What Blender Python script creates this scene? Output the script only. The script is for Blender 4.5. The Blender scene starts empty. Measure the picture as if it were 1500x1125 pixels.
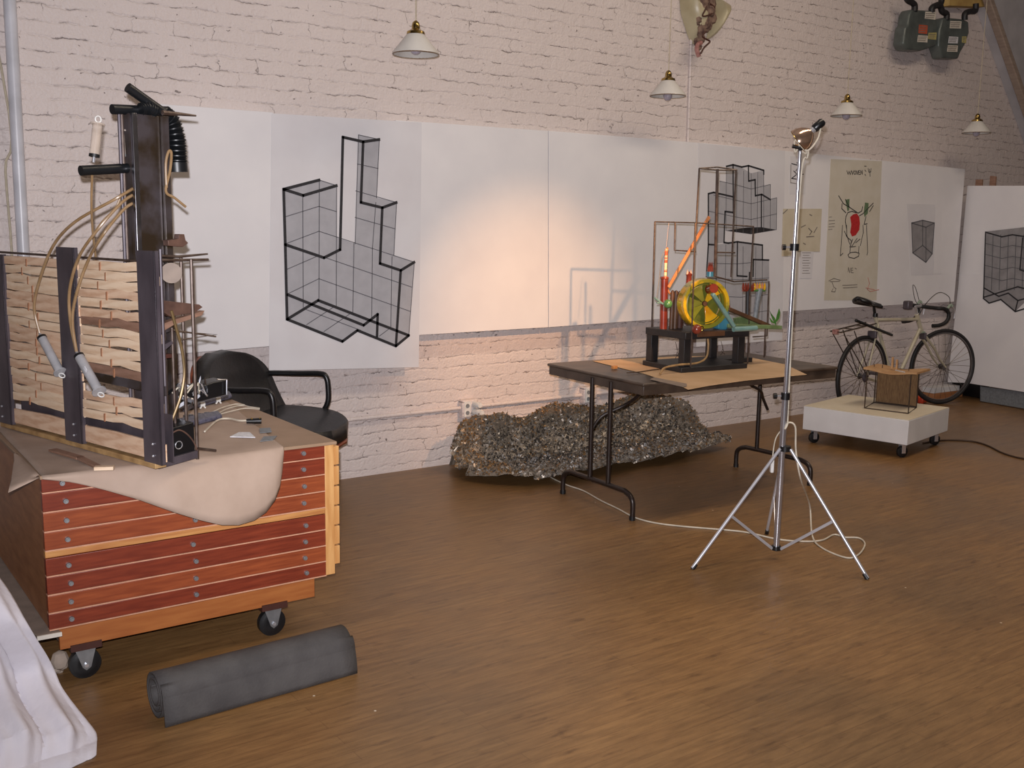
import bpy, bmesh, math, random
import numpy as np
from mathutils import Vector
random.seed(7)
rng = np.random.default_rng(7)
SC = bpy.context.scene
COL = SC.collection
PI = math.pi

# ------------------------------------------------------------------ camera
FPX, PITCH, ROLL, YAW, EYE = 1508.0, math.radians(8.74), math.radians(.89), math.radians(54.38), 1.55
CF = np.array([math.cos(YAW)*math.cos(PITCH), math.sin(YAW)*math.cos(PITCH), -math.sin(PITCH)])
CR = np.array([math.sin(YAW), -math.cos(YAW), 0.]); CU = np.cross(CR, CF)
CR, CU = CR*math.cos(ROLL)+CU*math.sin(ROLL), -CR*math.sin(ROLL)+CU*math.cos(ROLL)
CP = np.array([0, 0, EYE])
def V(*a): return np.array(a, float)
def nrm(v):
    v = np.array(v, float); n = np.linalg.norm(v); return v/n if n > 1e-12 else v
def ray(u, v): return CF + CR*(u-750)/FPX - CU*(v-562.5)/FPX
def onp(u, v, p, n):
    d = ray(u, v); n = np.array(n, float); return CP + d*((np.array(p, float)-CP)@n)/(d@n)
def fl(u, v, z=0.): return onp(u, v, (0, 0, z), (0, 0, 1))      # horizontal plane at height z
def wl(u, v, y): return onp(u, v, (0, y, 0), (0, 1, 0))         # plane parallel to the brick wall
def xl(u, v, x): return onp(u, v, (x, 0, 0), (1, 0, 0))
def dp(u, v, ref): return onp(u, v, ref, (CF[0], CF[1], 0))      # upright plane through ref, across the view

W = 5.589            # brick wall
YP = W-.12          # face of the display panels
YS = YP-.0016         # face of the sheets on them

# ------------------------------------------------------------------ materials
def lin(c):
    return tuple(((x/255)/12.92 if x/255 <= .04045 else ((x/255+.055)/1.055)**2.4) for x in c)
def mat(name, c, rough=.6, metal=0., c2=None, scale=20, stretch=(1, 1, 1), bump=0., bscale=None, lo=.35, hi=.65,
        spec=None, coat=0., alpha=None, trans=0., emit=None, detail=5):
    m = bpy.data.materials.new(name); m.use_nodes = True
    nt = m.node_tree; b = nt.nodes['Principled BSDF']
    b.inputs['Roughness'].default_value = rough; b.inputs['Metallic'].default_value = metal
    if spec is not None: b.inputs['Specular IOR Level'].default_value = spec
    if coat: b.inputs['Coat Weight'].default_value = coat; b.inputs['Coat Roughness'].default_value = .15
    if alpha is not None: b.inputs['Alpha'].default_value = alpha
    if trans: b.inputs['Transmission Weight'].default_value = trans
    if emit: b.inputs['Emission Color'].default_value = (*lin(emit[0]), 1); b.inputs['Emission Strength'].default_value = emit[1]
    tc = nt.nodes.new('ShaderNodeTexCoord'); mp = nt.nodes.new('ShaderNodeMapping')
    mp.inputs['Scale'].default_value = stretch; nt.links.new(tc.outputs['Object'], mp.inputs['Vector'])
    no = nt.nodes.new('ShaderNodeTexNoise'); no.inputs['Scale'].default_value = scale; no.inputs['Detail'].default_value = detail
    nt.links.new(mp.outputs['Vector'], no.inputs['Vector'])
    cr = nt.nodes.new('ShaderNodeValToRGB')
    cr.color_ramp.elements[0].position = lo; cr.color_ramp.elements[1].position = hi
    if c2 is None: c2 = tuple(x*.9 for x in c)
    cr.color_ramp.elements[0].color = (*lin(c2), 1); cr.color_ramp.elements[1].color = (*lin(c), 1)
    nt.links.new(no.outputs['Fac'], cr.inputs['Fac']); nt.links.new(cr.outputs['Color'], b.inputs['Base Color'])
    if bump:
        n2 = nt.nodes.new('ShaderNodeTexNoise'); n2.inputs['Scale'].default_value = bscale or scale*3; n2.inputs['Detail'].default_value = 4
        nt.links.new(mp.outputs['Vector'], n2.inputs['Vector'])
        bp = nt.nodes.new('ShaderNodeBump'); bp.inputs['Strength'].default_value = bump; bp.inputs['Distance'].default_value = .01
        nt.links.new(n2.outputs['Fac'], bp.inputs['Height']); nt.links.new(bp.outputs['Normal'], b.inputs['Normal'])
    return m

def brick_mat():
    m = bpy.data.materials.new('painted_brick'); m.use_nodes = True
    nt = m.node_tree; N = nt.nodes.new; L = nt.links.new; b = nt.nodes['Principled BSDF']
    b.inputs['Roughness'].default_value = .5
    tc = N('ShaderNodeTexCoord'); sp = N('ShaderNodeSeparateXYZ'); L(tc.outputs['Object'], sp.inputs[0])
    cb = N('ShaderNodeCombineXYZ'); L(sp.outputs['X'], cb.inputs['X']); L(sp.outputs['Z'], cb.inputs['Y'])
    def noise(scale, det=4, vec=cb):
        n = N('ShaderNodeTexNoise'); n.inputs['Scale'].default_value = scale; n.inputs['Detail'].default_value = det
        L(vec.outputs[0], n.inputs['Vector']); return n
    def math_(op, a, bb, clamp=False):
        n = N('ShaderNodeMath'); n.operation = op; n.use_clamp = clamp
        for i, x in enumerate((a, bb)):
            if isinstance(x, (int, float)): n.inputs[i].default_value = x
            elif x is not None: L(x, n.inputs[i])
        return n.outputs[0]
    def sstep(x, lo, hi):
        n = N('ShaderNodeMapRange'); n.interpolation_type = 'SMOOTHSTEP'; n.inputs['From Min'].default_value = lo; n.inputs['From Max'].default_value = hi
        L(x, n.inputs['Value']); return n.outputs['Result']
    wob = noise(7, 3); vm = N('ShaderNodeVectorMath'); vm.operation = 'MULTIPLY_ADD'
    vm.inputs[1].default_value = (.10, .040, 0); L(wob.outputs['Color'], vm.inputs[0]); L(cb.outputs[0], vm.inputs[2])
    wob2 = noise(34, 3); vm2 = N('ShaderNodeVectorMath'); vm2.operation = 'MULTIPLY_ADD'
    vm2.inputs[1].default_value = (.05, .022, 0); L(wob2.outputs['Color'], vm2.inputs[0]); L(vm.outputs[0], vm2.inputs[2])
    def brick(ms, sm, wd=.215):
        br = N('ShaderNodeTexBrick'); br.inputs['Scale'].default_value = 1.0
        br.inputs['Brick Width'].default_value = wd; br.inputs['Row Height'].default_value = .0745
        br.inputs['Mortar Size'].default_value = ms; br.inputs['Mortar Smooth'].default_value = sm
        br.inputs['Color1'].default_value = (.0, .0, .0, 1); br.inputs['Color2'].default_value = (1, 1, 1, 1)
        L(vm2.outputs[0], br.inputs['Vector']); return br
    brv = brick(.008, .9); brh = brick(.010, .9, 60.); brt0 = brick(.0028, .4); brth = brick(.0034, .4, 60.)
    brf = math_('MULTIPLY', math_('ADD', math_('MULTIPLY', brh.outputs['Fac'], .7), math_('MULTIPLY', brv.outputs['Fac'], .3)), math_('ADD', math_('MULTIPLY', sstep(noise(6, 4).outputs['Fac'], .38, .62), .85), .15))
    fine = noise(70, 6); big = noise(2.2, 4); mid = noise(13, 5); mid2 = noise(20, 5, vm)
    # cracks: thin lines in the joints, only here and there, plus small pits
    gate = math_('MULTIPLY', sstep(mid.outputs['Fac'], .47, .60), sstep(noise(5, 3).outputs['Fac'], .36, .58))
    gate2 = sstep(noise(9, 4, vm).outputs['Fac'], .52, .62)
    joint = math_('MAXIMUM', math_('MULTIPLY', brth.outputs['Fac'], gate), math_('MULTIPLY', math_('MULTIPLY', brt0.outputs['Fac'], gate2), .8))
    vor = N('ShaderNodeTexVoronoi'); vor.inputs['Scale'].default_value = 21; L(vm2.outputs[0], vor.inputs['Vector'])
    pit = math_('MULTIPLY', math_('LESS_THAN', vor.outputs['Distance'], .11), math_('GREATER_THAN', mid2.outputs['Fac'], .535))
    dark = math_('MAXIMUM', math_('MULTIPLY', joint, .85), math_('MULTIPLY', pit, .8), True)
    base = N('ShaderNodeMix'); base.data_type = 'RGBA'
    base.inputs['A'].default_value = (*lin((206, 194, 190)), 1); base.inputs['B'].default_value = (*lin((216, 204, 200)), 1)
    L(big.outputs['Fac'], base.inputs['Factor'])
    dk = N('ShaderNodeMix'); dk.data_type = 'RGBA'; dk.inputs['B'].default_value = (*lin((98, 86, 84)), 1)
    L(dark, dk.inputs['Factor']); L(base.outputs['Result'], dk.inputs['A'])
    L(dk.outputs['Result'], b.inputs['Base Color'])
    h = math_('SUBTRACT', math_('ADD', math_('MULTIPLY', fine.outputs['Fac'], .55), math_('MULTIPLY', mid2.outputs['Fac'], .8)),
              math_('ADD', math_('MULTIPLY', brf, .5), math_('MULTIPLY', pit, .7)))
    bp = N('ShaderNodeBump'); bp.inputs['Strength'].default_value = .6; bp.inputs['Distance'].default_value = .014
    L(h, bp.inputs['Height']); L(bp.outputs['Normal'], b.inputs['Normal'])
    return m

def floor_mat():
    m = bpy.data.materials.new('worn_strip_floor'); m.use_nodes = True
    nt = m.node_tree; N = nt.nodes.new; L = nt.links.new; b = nt.nodes['Principled BSDF']
    tc = N('ShaderNodeTexCoord')
    br = N('ShaderNodeTexBrick'); br.inputs['Scale'].default_value = 1; br.inputs['Brick Width'].default_value = 1.1
    br.inputs['Row Height'].default_value = .057; br.inputs['Mortar Size'].default_value = .0012; br.inputs['Mortar Smooth'].default_value = .3
    br.inputs['Color1'].default_value = (*lin((140, 108, 69)), 1); br.inputs['Color2'].default_value = (*lin((133, 101, 64)), 1)
    br.inputs['Mortar'].default_value = (*lin((114, 84, 53)), 1); br.offset = .37
    L(tc.outputs['Object'], br.inputs['Vector'])
    mp = N('ShaderNodeMapping'); mp.inputs['Scale'].default_value = (3.0, 24, 1); L(tc.outputs['Object'], mp.inputs['Vector'])
    n1 = N('ShaderNodeTexNoise'); n1.inputs['Scale'].default_value = 2.2; n1.inputs['Detail'].default_value = 7; n1.inputs['Roughness'].default_value = .65
    L(mp.outputs[0], n1.inputs['Vector'])
    n2 = N('ShaderNodeTexNoise'); n2.inputs['Scale'].default_value = 1.1; n2.inputs['Detail'].default_value = 6; L(tc.outputs['Object'], n2.inputs['Vector'])
    def ramp(src, a, bb, lo, hi):
        r = N('ShaderNodeValToRGB'); r.color_ramp.elements[0].position = lo; r.color_ramp.elements[1].position = hi
        r.color_ramp.elements[0].color = (*a, 1); r.color_ramp.elements[1].color = (*bb, 1); L(src, r.inputs[0]); return r
    def mul(x, y, f=1.):
        k = N('ShaderNodeMix'); k.data_type = 'RGBA'; k.blend_type = 'MULTIPLY'; k.inputs['Factor'].default_value = f
        L(x, k.inputs['A']); L(y, k.inputs['B']); return k.outputs['Result']
    r1 = ramp(n1.outputs['Fac'], (.64, .60, .56), (1.06, 1.04, 1.0), .3, .66)
    r2 = ramp(n2.outputs['Fac'], (.74, .75, .80), (1.06, 1.02, .98), .36, .62)
    c = mul(mul(br.outputs['Color'], r1.outputs[0]), r2.outputs[0])
    # scuffs: small dark marks and paint specks
    mp3 = N('ShaderNodeMapping'); mp3.inputs['Scale'].default_value = (3, 9, 1); mp3.inputs['Rotation'].default_value = (0, 0, .1); L(tc.outputs['Object'], mp3.inputs['Vector'])
    n3 = N('ShaderNodeTexNoise'); n3.inputs['Scale'].default_value = 3.1; n3.inputs['Detail'].default_value = 9; L(mp3.outputs[0], n3.inputs['Vector'])
    r3 = ramp(n3.outputs['Fac'], (1, 1, 1), (.66, .63, .62), .62, .74)
    c = mul(c, r3.outputs[0])
    vo = N('ShaderNodeTexVoronoi'); vo.inputs['Scale'].default_value = 5; L(tc.outputs['Object'], vo.inputs['Vector'])
    lt = N('ShaderNodeMath'); lt.operation = 'LESS_THAN'; lt.inputs[1].default_value = .022; L(vo.outputs['Distance'], lt.inputs[0])
    k = N('ShaderNodeMix'); k.data_type = 'RGBA'; L(lt.outputs[0], k.inputs['Factor']); L(c, k.inputs['A']); k.inputs['B'].default_value = (*lin((200, 185, 165)), 1)
    L(k.outputs['Result'], b.inputs['Base Color'])
    rr = N('ShaderNodeMapRange'); rr.inputs['To Min'].default_value = .28; rr.inputs['To Max'].default_value = .5; L(n2.outputs['Fac'], rr.inputs[0]); L(rr.outputs[0], b.inputs['Roughness'])
    bp = N('ShaderNodeBump'); bp.inputs['Strength'].default_value = .12; bp.inputs['Distance'].default_value = .004
    L(n1.outputs['Fac'], bp.inputs['Height']); L(bp.outputs['Normal'], b.inputs['Normal'])
    return m

M = dict(
 brick=brick_mat(), floor=floor_mat(),
 plaster=mat('grey_plaster', (184, 180, 182), .8, scale=4), ceil=mat('ceiling_paint', (200, 196, 190), .9, scale=3),
 pipewhite=mat('painted_pipe', (205, 205, 212), .35, scale=6, bump=.05),
 trimwood=mat('painted_timber', (160, 142, 128), .6, c2=(144, 126, 114), scale=9, stretch=(1, 1, 6)),
 panel=mat('white_board', (226, 223, 224), .7, c2=(219, 216, 218), scale=3, bump=.03, bscale=60),
 sheet=mat('white_paper', (216, 214, 217), .75, c2=(210, 207, 210), scale=4, bump=.05, bscale=30),
 cream=mat('cream_paper', (204, 197, 184), .8, c2=(198, 190, 174), scale=8, bump=.05, bscale=30),
 tan=mat('tan_paper', (202, 192, 172), .8, c2=(194, 183, 160), scale=8),
 ink=mat('black_ink', (44, 42, 46), .7, scale=90, c2=(30, 29, 33)), inkthin=mat('thin_ink', (96, 95, 100), .8, scale=60),
 wash=mat('grey_wash', (172, 171, 176), .8, c2=(164, 163, 168), scale=14), washd=mat('dark_wash', (146, 143, 145), .8, scale=14),
 pencil=mat('pencil', (128, 120, 112), .8), redink=mat('red_ink', (190, 40, 40), .7, c2=(165, 30, 34), scale=70), greenink=mat('green_ink', (104, 124, 92), .8, c2=(84, 106, 78), scale=90),
 pinkink=mat('pink_ink', (206, 140, 128), .8),
 kraft=mat('kraft_paper', (176, 154, 138), .75, c2=(166, 144, 128), scale=7, bump=.8, bscale=4),
 kraftt=mat('tan_kraft', (192, 160, 126), .75, c2=(180, 148, 112), scale=6, bump=.06, bscale=14),
 drawer=mat('red_mahogany', (134, 58, 36), .38, c2=(104, 40, 26), scale=6, stretch=(1.2, 1, 14), lo=.3, hi=.7),
 drawer2=mat('orange_mahogany', (154, 78, 44), .38, c2=(124, 56, 32), scale=6, stretch=(1.2, 1, 14), lo=.3, hi=.7),
 drawerline=mat('edge_highlight', (214, 160, 130), .5), lightwood=mat('light_fir', (216, 166, 106), .5, c2=(192, 136, 78), scale=5, stretch=(9, 9, 1.2)),
 rail=mat('yellow_rail', (200, 144, 84), .5, c2=(170, 108, 58), scale=5, stretch=(1, 1, 14)),
 plinth=mat('orange_plywood', (170, 104, 54), .45, c2=(154, 88, 44), scale=5, stretch=(1, 1, 10)),
 side=mat('brown_veneer', (172, 118, 78), .5, c2=(150, 98, 62), scale=4, stretch=(1, 2, 8)),
 topply=mat('tan_top', (160, 132, 108), .6, c2=(148, 122, 98), scale=6),
 darkwood=mat('dark_block', (70, 34, 24), .6),
 chrome=mat('chrome', (225, 225, 230), .26, .75, scale=5), steel=mat('brushed_steel', (170, 170, 176), .3, 1., scale=30),
 zinc=mat('zinc', (176, 180, 184), .4, .8, scale=30), blackrub=mat('black_rubber', (22, 22, 24), .45, scale=30),
 rubber=mat('grey_rubber', (74, 71, 70), .75, c2=(60, 57, 57), scale=9, bump=.15, bscale=120),
 cloth=mat('white_cotton', (208, 204, 212), .85, c2=(199, 195, 203), scale=5, bump=.35, bscale=26),
 greyboard=mat('grey_board', (140, 124, 112), .7), whiteedge=mat('white_edge', (222, 214, 202), .6),
 blackpl=mat('black_plastic', (20, 20, 22), .35, scale=20), legalu=mat('bright_alloy', (208, 208, 214), .3, .5, scale=8), blackmetal=mat('black_iron', (92, 84, 90), .4, .3, c2=(72, 65, 71), scale=12, stretch=(1, 1, .4)),
 gunmetal=mat('rusty_steel', (78, 71, 73), .3, .3, c2=(54, 43, 32), scale=9, lo=.42, hi=.6), rod=mat('brown_rod', (92, 78, 70), .4, .4, c2=(66, 50, 42), scale=30),
 slat=mat('bare_slat', (226, 200, 172), .65, c2=(206, 172, 140), scale=10, stretch=(1, 1, 6), lo=.3, hi=.6),
 slatb=mat('reddish_slat', (216, 184, 156), .65, c2=(190, 150, 120), scale=12, stretch=(1, 1, 5), lo=.3, hi=.6),
 slatd=mat('brown_slat', (146, 112, 94), .6, c2=(124, 92, 74), scale=12, stretch=(1, 1, 5)),
 rust=mat('rust_stain', (158, 110, 80), .8, scale=30), basepine=mat('base_pine', (176, 142, 96), .6, c2=(140, 108, 70), scale=20),
 hose=mat('amber_hose', (150, 122, 90), .35, c2=(134, 106, 74), scale=20), corr=mat('black_corrugated', (20, 22, 25), .4, scale=20),
 syr=mat('syringe_plastic', (176, 174, 176), .3, scale=20, alpha=.85), clearpl=mat('clear_plastic', (214, 196, 180), .25, scale=20, alpha=.45),
 brasst=mat('dull_brass', (122, 100, 66), .35, .4, scale=20), polechrome=mat('pole_chrome', (206, 206, 214), .2, .85, scale=4), fin=mat('copper_fin', (112, 84, 72), .45, .3, c2=(84, 62, 54), scale=20),
 leather=mat('black_leather', (30, 29, 31), .42, c2=(22, 21, 23), scale=14, bump=.12, bscale=60), shell=mat('rosewood_shell', (142, 76, 50), .35, c2=(108, 52, 36), scale=8, stretch=(1, 1, 6)),
 bubble=mat('bubble_wrap', (98, 98, 116), .3, c2=(70, 70, 90), scale=60, bump=.5, bscale=120), pcb=mat('circuit_board', (150, 122, 66), .5, c2=(96, 84, 52), scale=60),
 white=mat('white_plastic', (222, 220, 216), .4), card=mat('white_card', (226, 226, 230), .6, c2=(200, 200, 206), scale=60), greycard=mat('grey_card', (124, 128, 132), .5, c2=(104, 108, 112), scale=60),
 gold=mat('brass', (180, 154, 96), .22, 1., scale=20), shade=mat('white_glass', (208, 204, 198), .25, scale=4), bulb=mat('grey_bulb', (168, 160, 172), .12, scale=4),
 shadeedge=mat('amber_rim', (120, 92, 62), .4),
 cord=mat('cream_cord', (196, 184, 160), .5), whitecord=mat('white_cord', (206, 196, 178), .5), darkcord=mat('brown_cord', (60, 40, 26), .6),
 tabletop=mat('brown_laminate', (78, 64, 54), .4, c2=(56, 45, 38), scale=8, lo=.35, hi=.6), tablemetal=mat('brown_metal', (48, 38, 34), .35, .3),
 edgeply=mat('raw_ply', (150, 112, 76), .7),
 meter=mat('meter_iron', (96, 103, 100), .35, .2, c2=(78, 84, 82), scale=10), blackpipe=mat('black_pipe', (34, 32, 34), .5), label=mat('pale_label', (216, 208, 196), .6, c2=(196, 188, 176), scale=60), redlab=mat('red_label', (190, 84, 54), .6),
 yellowlab=mat('yellow_label', (184, 172, 110), .6), yellowwood=mat('yellow_timber', (188, 158, 96), .6, c2=(170, 136, 80), scale=10),
 sconce=mat('cream_glass', (184, 174, 144), .35, c2=(162, 150, 120), scale=5), clump=mat('brown_clump', (132, 108, 92), .8, c2=(72, 50, 46), scale=28), pinkclump=mat('pink_clump', (176, 130, 122), .6, c2=(140, 92, 88), scale=30),
 bike=mat('cream_enamel', (190, 182, 160), .3, c2=(180, 170, 146), scale=10), tyre=mat('tyre', (26, 24, 26), .6), rim=mat('rim_alloy', (120, 116, 116), .3, .9), spoke=mat('spoke', (120, 112, 104), .35, .7),
 biket=mat('black_tape', (24, 22, 24), .6), bikegreen=mat('green_enamel', (150, 164, 146), .35), orange=mat('orange_plastic', (206, 70, 30), .4, c2=(180, 50, 22), scale=20),
 plat=mat('white_paint', (216, 214, 214), .55, c2=(206, 204, 204), scale=5, bump=.04, bscale=40), plattop=mat('scuffed_white', (214, 204, 184), .6, c2=(204, 192, 170), scale=4),
 mesh=mat('brass_mesh', (132, 104, 70), .6, .3, c2=(104, 78, 52), scale=60, stretch=(3, 3, .4)), boxwood=mat('box_wood', (186, 146, 102), .6, c2=(168, 126, 84), scale=12), wire=mat('wire', (88, 76, 68), .4, .6),
 yellow=mat('yellow_enamel', (222, 172, 32), .2, c2=(184, 124, 14), scale=9, coat=.6), lime=mat('lime_enamel', (134, 136, 44), .25, c2=(100, 106, 32), scale=12, coat=.5), glaze=mat('mottled_glaze', (222, 174, 34), .2, c2=(122, 122, 40), scale=9, lo=.44, hi=.56, coat=.6), olive=mat('olive_enamel', (110, 116, 44), .3, c2=(84, 88, 34), scale=10, coat=.3),
 redw=mat('red_enamel', (132, 54, 38), .3, c2=(102, 36, 26), scale=12, coat=.4), orangew=mat('orange_stain', (196, 132, 84), .4, c2=(176, 104, 60), scale=14), stripe=mat('striped_stick', (236, 206, 160), .4, c2=(214, 84, 34), scale=26, stretch=(.05, .05, 1), lo=.47, hi=.53),
 greenw=mat('green_enamel_ball', (84, 132, 76), .25, c2=(60, 106, 56), scale=10, coat=.4), teal=mat('teal_enamel', (124, 158, 150), .3, c2=(100, 134, 130), scale=10, coat=.4), blue=mat('blue_enamel', (66, 128, 150), .3, c2=(48, 104, 130), scale=10, coat=.4),
 brownw=mat('brown_block', (98, 66, 44), .5, c2=(74, 48, 32), scale=12), blackw=mat('black_paint_wood', (36, 33, 34), .5, c2=(26, 24, 25), scale=12), leaf=mat('leaf_green', (72, 120, 50), .5, c2=(52, 98, 36), scale=20), mossy=mat('mossy_plank', (112, 130, 86), .5, c2=(88, 106, 66), scale=14),
 pinkw=mat('pale_pink', (206, 170, 150), .5),
 lamphot=mat('lamp_glow', (255, 214, 160), .4, emit=((255, 206, 140), 14.)),
 lampin=mat('copper_reflector', (224, 190, 164), .16, .9),
)
for nm, c in dict(flake1=(158, 144, 128), flake2=(120, 107, 92), flake3=(186, 180, 173), flake4=(158, 120, 78), flake5=(76, 71, 68)).items():
    M[nm] = mat(nm, c, .35, .25, c2=tuple(x*.8 for x in c), scale=40)

# ------------------------------------------------------------------ mesh builder
class MB:
    def __init__(s): s.bm = bmesh.new(); s.mi = 0
    def face(s, vs):
        try:
            f = s.bm.faces.new(vs); f.material_index = s.mi; return f
        except ValueError: return None
    def box(s, lo, hi): return s.obox((np.array(lo, float)+np.array(hi, float))/2, (V(1, 0, 0), V(0, 1, 0), V(0, 0, 1)), (np.array(hi, float)-np.array(lo, float)))
    def obox(s, c, ax, size):
        c = np.array(c, float); a = [nrm(ax[i])*size[i]/2 for i in range(3)]
        vs = [s.bm.verts.new(c+i*a[0]+j*a[1]+k*a[2]) for i in (-1, 1) for j in (-1, 1) for k in (-1, 1)]
        for q in ((0, 1, 3, 2), (4, 6, 7, 5), (0, 4, 5, 1), (2, 3, 7, 6), (0, 2, 6, 4), (1, 5, 7, 3)): s.face([vs[i] for i in q])
        return s
    def bar(s, p, q, w, h, up=(0, 0, 1)):           # rectangular bar from p to q
        p, q = np.array(p, float), np.array(q, float); d = nrm(q-p); x = np.cross(d, up)
        if np.linalg.norm(x) < 1e-6: x = np.cross(d, (0, 1, 0))
        x = nrm(x); y = np.cross(x, d); return s.obox((p+q)/2, (d, x, y), (np.linalg.norm(q-p), w, h))
    def tube(s, pts, r, n=8, closed=False):
        pts = [np.array(p, float) for p in pts]; m = len(pts); rs = r if isinstance(r, (list, tuple)) else [r]*m
        rings = []; prev = None
        for i, p in enumerate(pts):
            if closed: t = nrm(pts[(i+1) % m]-pts[i-1])
            else: t = nrm(pts[min(i+1, m-1)]-pts[max(i-1, 0)])
            if prev is None:
                ref = V(0, 0, 1) if abs(t[2]) < .9 else V(1, 0, 0); x = nrm(np.cross(t, ref))
            else: x = nrm(prev-t*(prev@t))
            prev = x; y = np.cross(t, x)
            rings.append([s.bm.verts.new(p+rs[i]*(x*math.cos(2*PI*k/n)+y*math.sin(2*PI*k/n))) for k in range(n)])
        for i in range(m if closed else m-1):
            A, B = rings[i], rings[(i+1) % m]
            for k in range(n): s.face([A[k], A[(k+1) % n], B[(k+1) % n], B[k]])
        if not closed: s.face(rings[0][::-1]); s.face(rings[-1])
        return s
    def cyl(s, p, q, r, r2=None, n=16): return s.tube([p, q], [r, r if r2 is None else r2], n)
    def lathe(s, prof, base, axis=(0, 0, 1), n=24, cap=False):   # prof: (radius, height)
        base = np.array(base, float); a = nrm(axis); ref = V(0, 0, 1) if abs(a[2]) < .9 else V(1, 0, 0)
        x = nrm(np.cross(a, ref)); y = np.cross(a, x); rings = []
        for r, h in prof:
            if r < 1e-6: rings.append([s.bm.verts.new(base+a*h)])
            else: rings.append([s.bm.verts.new(base+a*h+r*(x*math.cos(2*PI*k/n)+y*math.sin(2*PI*k/n))) for k in range(n)])
        for A, B in zip(rings[:-1], rings[1:]):
            for k in range(n):
                a0, a1, b0, b1 = A[k % len(A)], A[(k+1) % len(A)], B[k % len(B)], B[(k+1) % len(B)]
                vs = []
                for v in (a0, a1, b1, b0):
                    if v not in vs: vs.append(v)
                if len(vs) > 2: s.face(vs)
        if cap:
            for Rg in (rings[0], rings[-1]):
                if len(Rg) > 2: s.face(Rg)
        return s
    def prism(s, poly, ext):        # planar polygon extruded by a vector
        ext = np.array(ext, float); A = [s.bm.verts.new(np.array(p, float)) for p in poly]; B = [s.bm.verts.new(np.array(p, float)+ext) for p in poly]
        s.face(A); s.face(B[::-1]); m = len(poly)
        for i in range(m): s.face([A[i], B[i], B[(i+1) % m], A[(i+1) % m]])
        return s
    def sphere(s, c, r, n=14, sc=(1, 1, 1)):
        c = np.array(c, float); rings = []
        for i in range(n//2+1):
            th = PI*i/(n//2)
            if i in (0, n//2): rings.append([s.bm.verts.new(c+V(0, 0, r*math.cos(th)*sc[2]))])
            else: rings.append([s.bm.verts.new(c+r*V(math.sin(th)*math.cos(2*PI*k/n)*sc[0], math.sin(th)*math.sin(2*PI*k/n)*sc[1], math.cos(th)*sc[2])) for k in range(n)])
        for A, B in zip(rings[:-1], rings[1:]):
            for k in range(n):
                vs = []
                for v in (A[k % len(A)], B[k % len(B)], B[(k+1) % len(B)], A[(k+1) % len(A)]):
                    if v not in vs: vs.append(v)
                if len(vs) > 2: s.face(vs)
        return s
    def grid(s, P, thick=0.):        # P[i][j] points; optional thickness along normals
        ni, nj = len(P), len(P[0]); vs = [[s.bm.verts.new(np.array(P[i][j], float)) for j in range(nj)] for i in range(ni)]
        fs = [s.face([vs[i][j], vs[i+1][j], vs[i+1][j+1], vs[i][j+1]]) for i in range(ni-1) for j in range(nj-1)]
        if thick:
            s.bm.normal_update(); g = bmesh.ops.solidify(s.bm, geom=[f for f in fs if f], thickness=thick)
        return s
    def ribbon(s, pts, n, w, t=.0012):   # pen stroke lying on a sheet with normal n
        n = nrm(n); pts = [np.array(p, float) for p in pts]
        for p, q in zip(pts[:-1], pts[1:]):
            d = nrm(q-p); l = np.linalg.norm(q-p)+w*.7
            if l > 1e-6: s.obox((p+q)/2+n*t/2, (d, np.cross(n, d), n), (l, w, t))
        return s
    def torus(s, c, R, r, ax, n=40, m=8):
        ax = nrm(ax); ref = V(0, 0, 1) if abs(ax[2]) < .9 else V(1, 0, 0); x = nrm(np.cross(ax, ref)); y = np.cross(ax, x)
        return s.tube([np.array(c, float)+R*(x*math.cos(2*PI*k/n)+y*math.sin(2*PI*k/n)) for k in range(n)], r, m, True)
    def build(s, name, m, parent=None, smooth=True, bevel=0., seg=2, sub=0):
        bm = s.bm
        bmesh.ops.recalc_face_normals(bm, faces=bm.faces)
        co = np.array([v.co[:] for v in bm.verts]); c = (co.min(0)+co.max(0))/2
        if parent is None: c[2] = co[:, 2].min()
        bmesh.ops.translate(bm, vec=Vector(-c), verts=bm.verts)
        me = bpy.data.meshes.new(name); bm.to_mesh(me); bm.free()
        for mm in (m if isinstance(m, (list, tuple)) else [m]): me.materials.append(M[mm] if isinstance(mm, str) else mm)
        if smooth:
            me.polygons.foreach_set('use_smooth', [True]*len(me.polygons)); me.set_sharp_from_angle(angle=math.radians(38))
        o = bpy.data.objects.new(name, me); COL.objects.link(o)
        if parent is not None: o.parent = parent; o.location = Vector(c-WL[parent])
        else: o.location = Vector(c)
        WL[o] = c
        if bevel:
            b = o.modifiers.new('bevel', 'BEVEL'); b.width = bevel; b.segments = seg; b.limit_method = 'ANGLE'
        if sub:
            b = o.modifiers.new('subdivision', 'SUBSURF'); b.levels = sub; b.render_levels = sub
        return o
WL = {}
def tag(o, label, cat, group=None, kind=None):
    o['label'] = label; o['category'] = cat
    if group: o['group'] = group
    if kind: o['kind'] = kind
    return o
def thing(name, label, cat, loc, group=None):
    o = bpy.data.objects.new(name, None); COL.objects.link(o); o.location = Vector(np.array(loc, float)); o.empty_display_size = .05
    WL[o] = np.array(loc, float); return tag(o, label, cat, group)
def struct(o): o['kind'] = 'structure'; return o
def smoothpath(pts, n=6, closed=False):
    P = [np.array(p, float) for p in pts]; out = []; m = len(P)
    rng_ = range(m) if closed else range(m-1)
    for i in rng_:
        p0 = P[i-1] if (closed or i > 0) else P[0]; p1 = P[i]; p2 = P[(i+1) % m]; p3 = P[(i+2) % m] if (closed or i+2 < m) else P[-1]
        for k in range(n):
            t = k/n; out.append(.5*((2*p1)+(-p0+p2)*t+(2*p0-5*p1+4*p2-p3)*t*t+(-p0+3*p1-3*p2+p3)*t**3))
    if not closed: out.append(P[-1])
    return out
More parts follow.
